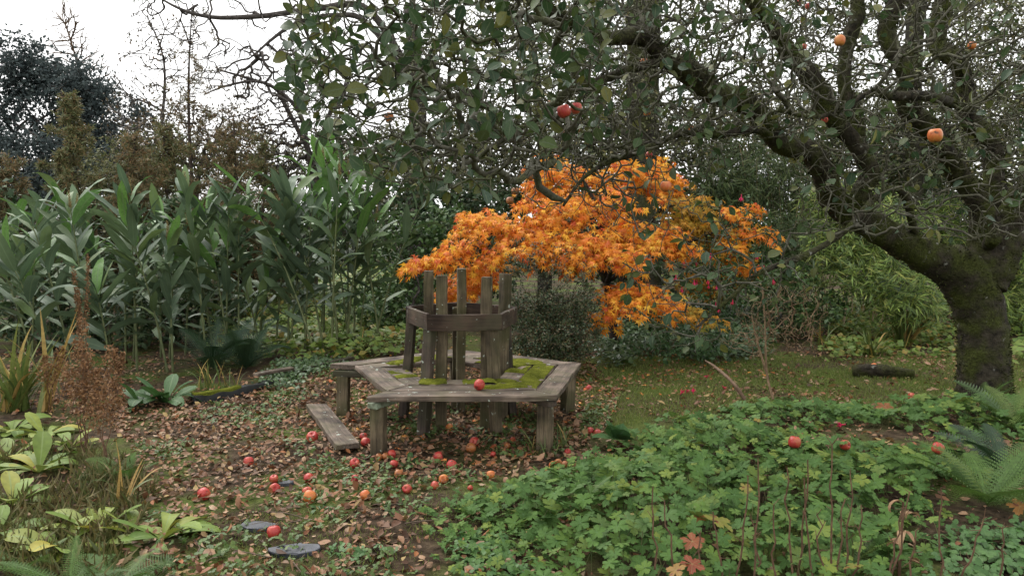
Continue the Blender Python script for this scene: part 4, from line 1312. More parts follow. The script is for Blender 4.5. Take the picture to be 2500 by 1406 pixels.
for rank, i in enumerate(order):
    b0, tx, ty, sp = FRONT[i]
    if b0[0] < 700: ty += 70
    lab = f'tall ginger lily, {ords[rank]} from the left along the front of the stand'
    if b0[0] == 912: lab = 'ginger lily stem leaning right towards the maple, nearest the bench'
    ginger(b0, tx, ty, lab, 'ginger lily stems in the left-hand stand', sp, 19 if b0[0] < 700 else 15, .45 if ty < 480 and b0[0] > 700 else .12, 1.0 if b0[0] < 700 else 1.06)
ordw = ords + ['twentieth'] + ['twenty-' + w for w in ords[:9]] + ['thirtieth', 'thirty-first']
for i in range(30):
    bx = 20 + i * 31 + rng.uniform(-13, 13)
    by = rng.uniform(840, 880) - (10 if bx > 600 else 0)
    ty = rng.uniform(470, 590) + (30 if bx < 150 else 0) - (40 if bx > 700 else 0)
    if 590 < bx < 740: ty = rng.uniform(480, 620)
    ginger((bx, by), bx + rng.uniform(-80, 60), ty, f'ginger lily half hidden inside the stand, {ordw[i]} from the left in the back row', 'ginger lily stems in the left-hand stand', i % 4 == 0, 16, .2)
ginger((790, 842), 800, 395, 'tallest ginger lily stem with bright green top leaves above the stand', 'ginger lily stems in the left-hand stand', True, 14, .95, 1.1)
ginger((830, 846), 745, 420, 'bright-topped ginger lily stem just left of the tallest one', 'ginger lily stems in the left-hand stand', False, 13, .8, 1.05)
ginger((850, 846), 850, 430, 'bright-topped ginger lily stem just right of the tallest one', 'ginger lily stems in the left-hand stand', True, 13, .8, 1.05)

# ================================================================== LEFT FOREGROUND PLANTS
mat_prim = leaf_mat('primrose_leaf', [(.12, .19, .03), (.17, .24, .04), (.10, .17, .03), (.24, .28, .045), (.15, .21, .045), (.38, .32, .045)], rough=.55, spec=.3, transl=.22, vein=(.20, .27, .09), blotch=(.30, .27, .05), blotch_scale=4, blotch_at=.70)
ptp = [blade(7, .36, spoon, b, .18, w, t, 3.5) for b, w, t in ((.9, .10, .1), (1.3, .14, -.2), (.6, .12, .2), (1.7, .1, 0.), (.3, .12, -.1))]
pm = [tpl_mesh('leaf', t, mat_prim) for t in ptp]
mat_green = leaf_mat('rosette_leaf', [(.035, .085, .025), (.05, .115, .03), (.045, .10, .035)], rough=.5, transl=.2, vein=(.13, .19, .09))
pmg = [tpl_mesh('leaf', t, mat_green) for t in ptp]
def rosette(px, py, n, L, label, group, ms_=pm, name='primrose_plant', up=.5, z=0, cat='plant'):
    B = onground(px, py)
    o = root(name, label, cat, B, group)
    a0 = rng.uniform(0, 6)
    for i in range(n):
        a = a0 + i * 2.4 + rng.normal() * .2
        el = up * (1.5 - 1.2 * i / n) + rng.normal() * .12
        ax = np.array([math.cos(a) * math.cos(el), math.sin(a) * math.cos(el), math.sin(el)])
        nr = np.array([-math.cos(a) * math.sin(el), -math.sin(a) * math.sin(el), math.cos(el)]) + rng.normal(size=3) * .2
        link('leaf', ms_[int(rng.integers(0, len(ms_)))], o, M4(basis(ax[None], nr[None])[0], np.array([math.cos(a) * .015, math.sin(a) * .015, .0 + z]), L * rng.uniform(.75, 1.15)))
G1 = 'pale primrose plants at lower left'
for a, b2, n, L, lab in [(30, 1230, 13, .30, 'yellowing primrose plant at the left edge, halfway down its column'), (95, 1150, 14, .30, 'big pale primrose plant with broad leaves at the left edge'),
                         (20, 1120, 12, .28, 'primrose plant at the left edge behind the big broad-leaved one'), (110, 1060, 13, .27, 'primrose plant below the blades of the iris clump'),
                         (30, 1050, 12, .27, 'primrose plant cut by the left edge, highest of its column'), (170, 1090, 10, .22, 'small primrose plant beside the dead brown plumes'),
                         (150, 1340, 13, .27, 'primrose plant above the ferns at the bottom left corner'), (235, 1290, 12, .25, 'yellow-tipped primrose plant at bottom left with upright leaves'),
                         (395, 1315, 15, .27, 'fresh green primrose rosette at the edge of the leaf litter'), (330, 1300, 10, .24, 'primrose plant squeezed between two others by the leaf litter'),
                         (-10, 1310, 11, .28, 'yellow primrose leaves cut off by the lower left edge')]:
    rosette(a, b2, n, L, lab, G1)
for a, b2, n, L, lab in [(345, 990, 11, .30, 'dark green leafy rosette in front of the ginger stems, left one'), (405, 985, 12, .32, 'dark green leafy rosette in front of the ginger stems, right one')]:
    rosette(a, b2, n, L, lab, 'green rosettes by the pond edge', pmg, 'foxglove_plant', .65)
for a, b2, n, L, lab in [(1002, 1135, 6, .11, 'small jagged green seedling in front of the bench'), (785, 1250, 7, .07, 'low green seedling below the pale orange windfall'), (700, 1170, 6, .06, 'tiny green seedling beside the red windfalls')]:
    rosette(a, b2, n, L, lab, 'seedlings in the leaf litter', pmg, 'seedling', .5)

# sword-leaved clumps
mat_iris = leaf_mat('sword_leaf', [(.07, .12, .03), (.10, .15, .035), (.17, .19, .05), (.06, .10, .03)], rough=.45, transl=.2, vein=(.16, .19, .08))
mat_straw = leaf_mat('straw_leaf', [(.34, .22, .08), (.42, .28, .09), (.28, .19, .06), (.38, .30, .07)], rough=.6, transl=.2)
itp = [blade(8, .05, grassy, b, .3, 0, t, 1, s) for b, t, s in ((.4, .5, .02), (.9, -.5, -.03), (1.5, .4, .02), (.15, .2, 0), (2.2, .3, .02))]
im = [tpl_mesh('blade', t, mat_iris) for t in itp]; ims = [tpl_mesh('blade', t, mat_straw) for t in itp]
def swords(px, py, n, L, spread, label, group=None, name='iris_clump', dry=.25, lean=(0, 0)):
    B = onground(px, py)
    o = root(name, label, 'plant', B, group)
    for i in range(n):
        a = rng.uniform(0, 2 * math.pi); e = spread * rng.random() ** .6
        ax = unit(np.array([math.cos(a) * math.sin(e) + lean[0], math.sin(a) * math.sin(e) + lean[1], math.cos(e)]))
        nr = unit(np.array([-math.cos(a), -math.sin(a), .9]) + rng.normal(size=3) * .25)
        ms_ = ims if rng.random() < dry else im
        link('blade', ms_[int(rng.integers(0, 5))], o, M4(basis(ax[None], nr[None])[0], np.array([rng.normal() * .05, rng.normal() * .05, -.01]), L * rng.uniform(.6, 1.1)))
swords(35, 1005, 46, .85, .5, 'clump of long green sword leaves at the left edge', dry=.15, lean=(.1, 0))
swords(110, 1010, 9, 1.05, .3, 'few straw-yellow sword leaves rising beside the dead plumes', dry=.9, lean=(.12, 0))
swords(505, 950, 26, .34, .5, 'tuft of narrow green blades at the pond edge', name='grass_tuft', dry=.15)
swords(560, 945, 14, .28, .5, 'smaller tuft of narrow blades right of the tuft at the pond edge', name='grass_tuft', dry=.3)
swords(290, 1225, 7, .5, .5, 'thin yellow blade tuft arching over the leaf litter at left', name='grass_tuft', dry=.7, lean=(.35, -.1))
swords(1330, 1105, 24, .22, .8, 'grass tuft at the foot of the front right bench leg', name='grass_tuft', dry=.1)
swords(1372, 1085, 18, .24, .6, 'grass tuft just right of the front right bench leg', name='grass_tuft', dry=.05)
swords(2205, 845, 30, .85, .55, 'tall yellow-green crocosmia leaves left of the apple trunk', name='crocosmia_clump', dry=.45, lean=(.08, 0))
swords(2130, 870, 40, .5, .8, 'arching grassy crocosmia clump in front of the bamboo', name='crocosmia_clump', dry=.12)
swords(2010, 860, 16, .45, .5, 'small crocosmia clump with orange-tipped leaves', name='crocosmia_clump', dry=.4)
swords(890, 865, 30, .42, .8, 'pale grassy tuft behind the bench beside the ginger stems', name='grass_tuft', dry=.25)

# dead brown plumes
mat_plume = leaf_mat('dead_plume', [(.17, .085, .038), (.24, .13, .06), (.30, .17, .08), (.13, .068, .032), (.22, .105, .04)], rough=.8, transl=.15)
mat_dstem = plain_mat('dead_stem', (.075, .042, .026), (.17, .10, .06), 30, .8, .2, 0)
def plume(px, py, stems, label, group):
    B = onground(px, py)
    o = root('dead_astilbe', label, 'plant', B, group)
    bag = Bag()
    for (tx, ty, w) in stems:
        dep = project(B)[2]
        Tp = W(tx, ty, dep + rng.normal() * .1)
        tt = np.linspace(0, 1, 8)[:, None]
        C = B + (Tp - B) * tt + rng.normal(size=(8, 3)) * .012
        V, F, _ = tubes([(C, np.linspace(.005, .002, 8))], 5)
        part('stem', V, F, mat_dstem, o)
        m = 330
        t = .45 + .55 * rng.random(m)
        p = B + (Tp - B) * t[:, None]
        r = w * (1.15 - t)[:, None] * 1.5 * rng.random((m, 1)) ** .6
        d = unit(rng.normal(size=(m, 3)) * np.array([1, 1, .4]))
        p = p + d * r + np.array([0, 0, 1]) * r * .5
        bag.add(quadleaf(.5, .3), basis(rdir(m), rdir(m)), p, rng.uniform(.012, .035, m))
        # side sprays
        sp = []
        for k in range(16):
            u0 = .45 + .5 * rng.random(); q0 = B + (Tp - B) * u0
            dd = unit(rng.normal(size=3) * np.array([1, 1, .3]) + np.array([0, 0, .5]))
            sp.append((np.stack([q0, q0 + dd * w * (1.2 - u0)]), np.array([.0018, .001])))
        V, F, _ = tubes(sp, 3)
        part('side_sprays', V, F, mat_dstem, o, 'stuff')
    bag.build('plume', mat_plume, o)
plume(205, 1120, [(190, 830, .17), (215, 870, .16), (165, 900, .16), (240, 900, .15), (200, 780, .12)], 'tall brown dead plumes standing at the left of the leaf litter', 'dead brown plumes')
plume(255, 1150, [(270, 850, .14), (285, 930, .13), (235, 960, .13)], 'shorter brown dead plume right of the tall ones', 'dead brown plumes')
plume(120, 1010, [(110, 870, .12), (150, 850, .12)], 'faded dead plume among the sword leaves', 'dead brown plumes')
plume(285, 960, [(300, 860, .05), (280, 850, .05)], 'thin dead brown spike in front of the ginger stems', 'dead brown plumes')
plume(205, 950, [(180, 650, .035), (215, 620, .035), (190, 700, .03)], 'slender dry flower spikes in front of the left ginger leaves', 'dead brown plumes')

# ferns
mat_fern = leaf_mat('fern_frond', [(.07, .14, .03), (.10, .18, .035), (.06, .12, .03), (.13, .19, .04)], rough=.5, transl=.25)
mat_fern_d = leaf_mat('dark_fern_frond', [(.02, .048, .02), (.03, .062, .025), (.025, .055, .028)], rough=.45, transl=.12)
def frond_tpl(n=16, bend=1.0, wid=.32, teeth=7):
    t = np.linspace(0, 1, n + 1)
    ang = -bend * t ** 1.3
    y = np.concatenate([[0], np.cumsum(np.cos(ang[:-1]))]) / n; z = np.concatenate([[0], np.cumsum(np.sin(ang[:-1]))]) / n
    V, F = [], []
    for i in range(2, n):
        w = wid * math.sin(math.pi * min(1, t[i] * .85 + .12)) ** .8 * (1 - t[i] * .35)
        for sg in (-1, 1):
            fw = .35
            dx, dy = sg * math.cos(fw), math.sin(fw)
            for k in range(teeth):
                a, b2 = k / teeth, (k + 1) / teeth
                wd = .62 / n * (1 - a * .85)
                c = np.array([0, y[i], z[i]])
                P0 = c + np.array([dx * w * a, dy * w * a, -.18 * w * a * a])
                P1 = c + np.array([dx * w * b2, dy * w * b2, -.18 * w * b2 * b2])
                m = (P0 + P1) / 2
                k0 = len(V)
                V += [P0, m + np.array([-dy * wd * sg * sg, wd, .004]), P1, m + np.array([dy * wd, -wd, .004])]
                F += [(k0, k0 + 1, k0 + 2), (k0, k0 + 2, k0 + 3)]
    base = len(V)
    for i in range(n):
        r0, r1 = .007 * (1 - t[i]) + .001, .007 * (1 - t[i + 1]) + .001
        k0 = len(V)
        V += [np.array([-r0, y[i], z[i] + .002]), np.array([r0, y[i], z[i] + .002]), np.array([r1, y[i + 1], z[i + 1] + .002]), np.array([-r1, y[i + 1], z[i + 1] + .002])]
        F += [(k0, k0 + 1, k0 + 2), (k0, k0 + 2, k0 + 3)]
    return np.array(V), np.array(F, dtype=np.int32), np.ones(len(V))
fts = [frond_tpl(26, b, w) for b, w in ((.9, .24), (1.4, .27), (.5, .22))]
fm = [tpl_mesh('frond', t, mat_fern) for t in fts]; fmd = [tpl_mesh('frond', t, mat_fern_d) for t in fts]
def fern(px, py, n, L, label, dark=False, up=.75, toward=None, group='ferns', z=0.0):
    B = onground(px, py); B[2] += z
    o = root('fern', label, 'fern', B, group)
    a0 = rng.uniform(0, 6)
    for i in range(n):
        a = a0 + i * 2.4 + rng.normal() * .2
        if toward is not None: a = toward + rng.uniform(-1.0, 1.0)
        el = up + rng.normal() * .18
        ax = np.array([math.cos(a) * math.cos(el), math.sin(a) * math.cos(el), math.sin(el)])
        nr = np.array([-math.cos(a) * math.sin(el), -math.sin(a) * math.sin(el), math.cos(el)]) + rng.normal(size=3) * .15
        link('frond', (fmd if dark else fm)[i % 3], o, M4(basis(ax[None], nr[None])[0], np.zeros(3), L * rng.uniform(.75, 1.15)))
fern(170, 1440, 9, .40, 'bright green fern at the bottom left edge', up=.5)
fern(290, 1425, 8, .34, 'bright green fern right of the one at the bottom left', up=.45)
fern(60, 1400, 6, .34, 'bright fern in the very bottom left corner', up=.5)
fern(300, 1170, 9, .34, 'fern behind the primrose rosettes beside the leaf litter', dark=False, up=.7)
fern(595, 1195, 5, .13, 'tiny pale fern sprouting from the leaf litter', up=.5)
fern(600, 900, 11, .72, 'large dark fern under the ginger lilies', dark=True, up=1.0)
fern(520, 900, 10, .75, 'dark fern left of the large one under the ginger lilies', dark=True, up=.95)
fern(2410, 1235, 12, .58, 'large feathery fern at the right edge of the geraniums', up=.9)
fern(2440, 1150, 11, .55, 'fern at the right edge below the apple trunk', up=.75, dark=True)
fern(2400, 990, 6, .36, 'fern growing up against the foot of the apple trunk', up=1.1, toward=.3)
fern(2080, 1370, 6, .30, 'small yellow-green fern among the dead stems at lower right', up=.6)
fern(1420, 1260, 7, .28, 'pale fern rising through the geraniums at the bottom centre', up=.6, z=.08)
fern(1520, 890, 7, .3, 'small pale fern at the edge of the ivy under the maple', up=.6)
fern(2480, 1050, 9, .6, 'fern cut off by the right edge beyond the geraniums', up=.8)

# pond edge and slabs
mat_liner = plain_mat('black_liner', (.004, .005, .005), (.014, .016, .015), 12, .6, .25, .2)
mat_slate = plain_mat('wet_slate', (.025, .028, .034), (.065, .07, .085), 14, .5, .4, .4)
C = catmull([onground(470, 985), onground(540, 975), onground(610, 962), onground(690, 938)], 8)
def wall_strip(C, h, t, seed):
    n = len(C)
    T = unit(np.gradient(C, axis=0)); Nn = np.stack([-T[:, 1], T[:, 0], 0 * T[:, 0]], 1)
    V = []
    for i in range(n):
        w = t * (1 + .2 * math.sin(i * 1.3 + seed)); hh = h * (1 + .12 * math.sin(i * .9 + seed))
        V += [C[i] - Nn[i] * w / 2 + [0, 0, -.03], C[i] - Nn[i] * w * .45 + [0, 0, hh], C[i] + Nn[i] * w * .45 + [0, 0, hh * .97], C[i] + Nn[i] * w / 2 + [0, 0, -.03]]
    F = []
    for i in range(n - 1):
        for j in range(3):
            a = i * 4 + j; F.append((a, a + 1, a + 5, a + 4))
    F += [(3, 2, 1, 0), (n * 4 - 4, n * 4 - 3, n * 4 - 2, n * 4 - 1)]
    return np.array(V), np.array(F)
V, F = wall_strip(C, .075, .09, 1)
pe = root('pond_edge', 'low black pond edging in front of the ginger lilies', 'edging', C[0])
part('liner', V, F, mat_liner, pe, smooth=False)
V, F = wall_strip(C[:14] + np.array([0, .02, .07]), .025, .10, 2)
part('moss', V, F, mat_moss, pe)
beam('edge_board', onground(625, 950) + np.array([0, 0, .13]) - C[0], onground(712, 930) + np.array([0, 0, .13]) - C[0], .08, .03, mat_seat, pe, 0, 3)
beamp = bpy.data.objects.new('timber_rail', prism(rect(1.15, .07), .05, .006, 9, 5)); COL.objects.link(beamp)
beamp.data.materials.append(mat_darkpost)
e0, e1 = onground(690, 925), onground(860, 885)
beamp.location = Vector((e0 + e1) / 2) + Vector((0, 0, .05)); beamp.rotation_euler = (0, 0, math.atan2(e1[1] - e0[1], e1[0] - e0[0]))
prop(beamp, 'dark low timber rail on the ground left of the bench', 'rail')
def slab(px, py, l, w, rz, label, seed):
    r = np.random.default_rng(seed)
    k = 9; a = np.linspace(0, 2 * math.pi, k, endpoint=False)
    out = [(math.cos(t) * l / 2 * r.uniform(.8, 1.1), math.sin(t) * w / 2 * r.uniform(.75, 1.1)) for t in a]
    me = prism(out, .05, .006, seed); me.materials.append(mat_slate)
    o = link('slate_slab', me); p = onground(px, py)
    o.location = Vector(p) + Vector((0, 0, -.002)); o.rotation_euler = (r.normal() * .03, r.normal() * .03, rz)
    prop(o, label, 'slab')
slab(722, 1353, .30, .13, .1, 'dark slate slab set in the turf at the bottom, nearest the camera', 3)
slab(632, 1292, .22, .12, -.2, 'dark slate slab beside the nearest red windfall', 4)
slab(700, 1183, .11, .07, .3, 'small grey slate piece between windfalls', 5)

# ================================================================== GERANIUM PATCHES AND RIGHT FOREGROUND
mat_ger = leaf_mat('geranium_leaf', [(.055, .115, .026), (.07, .14, .032), (.09, .17, .036), (.06, .122, .03), (.076, .15, .04), (.12, .195, .036), (.062, .128, .03), (.072, .142, .038), (.19, .24, .045), (.08, .15, .05)],
                   rough=.65, spec=.18, transl=.2, vein=(.12, .21, .09))
mat_ger_y = leaf_mat('turning_geranium_leaf', [(.26, .24, .04), (.28, .10, .03), (.24, .06, .03), (.20, .22, .04), (.30, .17, .04)], rough=.5, transl=.25, vein=(.3, .25, .1), blotch=(.20, .06, .03), blotch_scale=3, blotch_at=.55)
gpt = [palm(5, s, .12) for s in range(3)] + [palm(7, 5, .10, 2.6), palm(5, 8, .2, 2.4)]
stem_mat = plain_mat('leaf_stalk', (.06, .09, .03), (.14, .12, .05), 20, .6, .3, 0)
def patch(name, label, poly, spacing, h, size, nind=300, tpls=gpt, mat=mat_ger, layers=2, cat='plant', hole=None, name_leaf='leaf', tall=0.0):
    p = ground_px(poly, spacing, .7)
    if hole is not None:
        a, b2, _ = project(p)
        p = p[~in_poly(a, b2, hole)]
    C_ = np.array([G(a, max(b, 570)) for a, b in poly])[:, :2]
    def edge(q):
        d = np.full(len(q), 9.)
        for i_ in range(len(C_)):
            a_, b_ = C_[i_], C_[(i_ + 1) % len(C_)]
            t_ = np.clip(((q[:, :2] - a_) @ (b_ - a_)) / max(1e-6, (b_ - a_) @ (b_ - a_)), 0, 1)
            d = np.minimum(d, np.linalg.norm(q[:, :2] - (a_ + t_[:, None] * (b_ - a_)), axis=1))
        return d
    p = p[rng.random(len(p)) < .35 + edge(p) / .22]
    c = p.mean(0); c[2] = gz(c[0], c[1])
    o = root(name, label, cat, c)
    Ps = []
    for k in range(layers):
        q = p + rng.normal(size=p.shape) * np.array([spacing * .4, spacing * .4, 0])
        if k: q = q[rng.random(len(q)) < .7]
        f = .75 + .45 * vnoise(q, 1.3, 30) + .3 * vnoise(q, 3.5, 31)
        f = f * (.3 + .7 * np.clip(edge(q) / .45, 0, 1))
        q[:, 2] = gz(q[:, 0], q[:, 1]) + np.clip(h * f * (1.0 - .5 * k) + rng.normal(size=len(q)) * h * .16, .03, 1)
        Ps.append(q)
    P = np.concatenate(Ps); n = len(P)
    nr = unit(np.stack([rng.normal(size=n) * .38, rng.normal(size=n) * .38 - .38, np.ones(n)], 1))
    a = rng.uniform(0, 6.3, n)
    ax = np.stack([np.cos(a), np.sin(a), -.25 + 0 * a], 1)
    s = rng.uniform(size[0], size[1], n) * (.85 + .35 * rng.random(n)) * (.65 + .35 * np.clip(edge(P) / .4, 0, 1))
    leaves_split(o, tpls, basis(ax, nr), P, s, mat, nind, name=name_leaf)
    ch = []
    for q in P[::2]:
        b0 = np.array([q[0] + rng.normal() * .03, q[1] + rng.normal() * .03, gz(q[0], q[1]) - .01])
        ch.append((np.stack([b0, (b0 + q) / 2 + rng.normal(size=3) * .012, q]), np.array([.003, .0025, .0018])))
    V, F, _ = tubes(ch, 3)
    part('leaf_stalks', V, F, stem_mat, o, 'stuff')
    return o
HOLE = [(2020, 1050), (2160, 1048), (2270, 1075), (2240, 1100), (2100, 1092), (2010, 1080)]
HOLE2 = [(2260, 1200), (2520, 1180), (2600, 1260), (2400, 1270), (2270, 1260)]
patch('geranium_patch', 'dense patch of lobed green geranium leaves in the right foreground',
      [(1230, 1205), (1370, 1130), (1480, 1090), (1640, 1050), (1850, 1040), (2000, 1085), (2160, 1100), (2340, 1110), (2560, 1120), (2560, 1200), (2300, 1300), (2300, 1480), (1280, 1480), (1230, 1350), (1120, 1300), (1090, 1260)],
      .072, .18, (.06, .135), 300, hole=HOLE2)
patch('geranium_patch', 'darker geranium band running from the bench to the apple trunk',
      [(1500, 1075), (1620, 1030), (1800, 1000), (1950, 985), (2330, 985), (2560, 990), (2600, 1100), (2330, 1090), (2200, 1060), (1990, 1060), (1820, 1060), (1620, 1070)],
      .08, .16, (.065, .14), 260, hole=HOLE)
patch('geranium_patch', 'low edge of small geranium leaves spilling onto the leaf litter at bottom centre',
      [(1010, 1275), (1100, 1225), (1250, 1190), (1380, 1120), (1340, 1290), (1330, 1480), (1130, 1480)], .062, .11, (.055, .09), 240)
mat_col = leaf_mat('columbine_leaf', [(.055, .125, .034), (.068, .15, .04), (.09, .175, .048), (.06, .135, .04)], rough=.5, transl=.2)
patch('columbine_patch', 'mound of small rounded columbine leaves in the bottom right corner', [(2240, 1330), (2330, 1290), (2460, 1285), (2620, 1290), (2700, 1480), (2260, 1480)],
      .05, .14, (.075, .105), 280, tf, mat_col)
patch('columbine_patch', 'small sprig of rounded columbine leaves beside the dark slab', [(785, 1345), (850, 1330), (935, 1345), (940, 1380), (850, 1385), (790, 1378)], .045, .05, (.06, .085), 80, tf, mat_col)
patch('columbine_patch', 'rounded columbine leaves at the bottom edge below the geraniums', [(1060, 1350), (1150, 1310), (1260, 1330), (1290, 1440), (1090, 1440)], .05, .10, (.065, .095), 150, tf, mat_col)
# turned leaves standing out of the green
tm = [tpl_mesh('turning_leaf', t, mat_ger_y) for t in gpt[:3]]
TURN = [(1755, 1270, .20, .17, 'large orange-red geranium leaf in the middle of the green patch'), (1700, 1262, .19, .11, 'yellow geranium leaf just left of the large orange-red one'),
        (1690, 1320, .16, .13, 'yellow geranium leaf below the large orange-red one'), (1690, 1375, .15, .12, 'red and yellow geranium leaf at the bottom edge'),
        (1535, 1258, .16, .07, 'small bright yellow geranium leaf left of the middle of the patch'), (1820, 1190, .24, .08, 'pinkish red geranium leaf among the dead stems'),
        (1850, 1025, .2, .07, 'small yellow leaf in the darker geranium band'), (2160, 990, .2, .15, 'reddish geranium leaf near the red-orange windfall'),
        (2085, 1380, .12, .10, 'red geranium leaf low among the dead stems at right'), (1650, 1390, .15, .10, 'red geranium leaf at the bottom edge, left of the yellow one'), (2490, 1235, .10, .14, 'dark red leaf at the right edge')]
for i, (a, b2, z, s, lab) in enumerate(TURN):
    p = G(a, b2, z)
    an = rng.uniform(0, 6)
    o = link('turning_leaf', tm[i % 3], None, M4(basis(np.array([[math.cos(an), math.sin(an), -.2]]), np.array([[rng.normal() * .2, -.5, 1]]))[0], p, s))
    prop(o, lab, 'leaf', 'turning leaves in the geraniums')
# large round dark leaves beside the bench leg
mat_round = leaf_mat('round_leaf', [(.04, .095, .03), (.055, .12, .035)], rough=.7, spec=.15, transl=.15, vein=(.08, .14, .07))
rt = [palm(9, 3, .05, 2.7)]
rm = [tpl_mesh('leaf', blade(6, 1.0, oval, .5, .1, .05), mat_round)]
rosette(1505, 1085, 7, .17, 'plant with large round dark leaves at the tip of the geraniums', None, rm, 'round_leaf_plant', .9, .06)

# dead upright stems
DS = [(1600, 1440, 1590, 1195), (1650, 1450, 1625, 1220), (1720, 1440, 1700, 1300), (1800, 1440, 1830, 1160), (1845, 1450, 1850, 1120), (1860, 1430, 1835, 1270), (1930, 1440, 1925, 1140), (1945, 1430, 1975, 1120), (1985, 1440, 1960, 1170),
      (2030, 1440, 2030, 1090), (2045, 1450, 2060, 1220), (2060, 1430, 2085, 1170), (2085, 1440, 2105, 1230), (2165, 1440, 2200, 1245), (2180, 1430, 2215, 1210), (2215, 1440, 2240, 1280), (2300, 1440, 2290, 1190), (2345, 1430, 2400, 1270),
      (2440, 1430, 2455, 1280), (1770, 1450, 1740, 1250), (1895, 1445, 1890, 1230), (2010, 1440, 2000, 1260)]
rank = sorted(range(len(DS)), key=lambda i: DS[i][0])
for r_, i in enumerate(rank):
    a, b2, c, d = DS[i]
    B = onground(a, min(b2, 1440)); dep = project(B)[2]
    Tp = W(c, d, dep)
    tt = np.linspace(0, 1, 8)[:, None]
    C = B + (Tp - B) * tt + rng.normal(size=(8, 3)) * .007
    o = root('dried_plant', f'thin dead brown stem in the geraniums, {ordw[r_]} from the left', 'stem', B, 'dead stems standing in the geraniums')
    V, F, _ = tubes([(C, np.linspace(.0055, .003, 8))], 5)
    part('stem', V, F, mat_dstem, o)
    sp = []
    for k in range(7):
        q0 = C[int(rng.integers(2, 8))]
        sp.append((np.stack([q0, q0 + unit(rng.normal(size=3) + np.array([0, 0, .8])) * rng.uniform(.01, .05)]), np.array([.0022, .0016])))
    V, F, _ = tubes(sp, 3); part('side_shoots', V, F, mat_dstem, o, 'stuff')
# withered leaves on a thicker dead stalk
B = onground(2195, 1400); o = root('withered_stalk', 'withered stalk with curled tan leaves at lower right', 'plant', B)
Tp = W(2205, 1225, project(B)[2]); C = B + (Tp - B) * np.linspace(0, 1, 6)[:, None]
V, F, _ = tubes([(C, np.linspace(.009, .006, 6))], 6); part('stem', V, F, mat_dstem, o)
wt = [blade(6, .3, lance, b, .5, .2, t) for b, t in ((2.2, 1), (3.0, -1), (1.5, .6))]
mat_tan = leaf_mat('withered_leaf', [(.30, .17, .09), (.38, .25, .14), (.24, .13, .07)], rough=.7, transl=.15)
wm = [tpl_mesh('leaf', t, mat_tan) for t in wt]
for i in range(9):
    a = i * 2.4; p = C[1 + i % 5]
    link('leaf', wm[i % 3], o, M4(basis(np.array([[math.cos(a), math.sin(a), .3]]), np.array([[0, 0, 1.]]))[0], p - B, rng.uniform(.09, .15)))
# fallen fuchsia flowers and log
mat_pink = leaf_mat('fuchsia_petal', [(.55, .02, .07), (.62, .03, .12), (.5, .015, .05)], rough=.5, transl=.3)
ft = Bag()
for k in range(4):
    a = k * math.pi / 2
    ft.add(rhomb(.4, .1, .3), basis(np.array([[math.cos(a) * .7, math.sin(a) * .7, -.7]]), np.array([[math.cos(a), math.sin(a), .6]])), np.zeros((1, 3)), .8)
V, F, _ = tubes([(np.array([[0, 0, .5], [0, 0, .1], [0, 0, -.15]]), np.array([.06, .1, .16]))], 6)
tri = np.concatenate([F[:, [0, 1, 2]], F[:, [0, 2, 3]]])
fl_me = mesh('flower', np.concatenate(ft.V + [V]), np.concatenate(ft.F + [tri + ft.n]), mat_pink)
for a, b2, lab in [(1663, 972, 'fallen crimson flower on the lawn, leftmost of the row'), (1678, 968, 'fallen crimson flower on the lawn, second of the row'), (1692, 971, 'fallen crimson flower on the lawn, rightmost of the row'),
                   (1768, 957, 'fallen crimson flower near the leaning dead branch'), (1726, 928, 'dark red fallen flower in front of the ivy'), (2055, 1050, 'fallen pink flower in the gap of the geraniums')]:
    o = link('fallen_flower', fl_me); p = onground(a, b2); o.location = Vector(p) + Vector((0, 0, .03)); o.scale = (.06,) * 3
    o.rotation_euler = (rng.uniform(0, 3), rng.uniform(0, 3), 0); prop(o, lab, 'flower', 'fallen fuchsia flowers')
lg = root('mossy_log', 'short mossy log lying left of the apple trunk', 'log', onground(2165, 925))
bark_tube('log', np.array([onground(2080, 918) + [0, 0, .05], onground(2140, 922) + [0, 0, .07], onground(2230, 926) + [0, 0, .05]]), np.array([.06, .075, .05]), mat_bark, lg, 12, 8, .15, 60)
br = root('fallen_branch', 'brown dead branch leaning on the lawn beyond the geraniums', 'branch', onground(1820, 985))
bark_tube('branch', np.array([onground(1822, 985), W(1790, 935, 7.4), W(1745, 895, 7.7), W(1722, 880, 7.9)]), np.array([.02, .018, .014, .006]), plain_mat('dead_branch', (.09, .055, .035), (.2, .13, .085), 25), br, 8, 6, .1, 61)

# ================================================================== SHRUBS AND TREES BEHIND
def ellipsoid(px, py, rx, ry, dep, n, rz=None, p=.45):
    c = W(px, py, dep); k = dep / FPX
    q = rdir(n) * (rng.random((n, 1)) ** p)
    return c + q * np.array([rx * k, (rz if rz else rx * k * .8), ry * k])

def leafy(rootobj, sk, tpls, mat, nleaf, size, maxr=.006, spread=.03, droop=-.1, nind=0, sel=None, flat=.6, rest='foliage', face=-.3):
    P, R = sk.Pa, sk.R
    small = np.nonzero((R < maxr) & (np.array(sk.fix) == 0))[0]
    if sel is not None: small = small[sel(P[small])]
    i = small[rng.integers(0, len(small), nleaf)]
    T = P[i] + rng.normal(size=(nleaf, 3)) * spread
    ax = unit(unit(P[i] - P[np.array(sk.pa)[i]]) * .5 + rdir(nleaf) + np.array([0, 0, droop]))
    leaves_split(rootobj, tpls, basis(ax, unit(rdir(nleaf) * flat + np.array([0, face, .6]))), T, rng.uniform(size[0], size[1], nleaf), mat, nind, rest=rest)

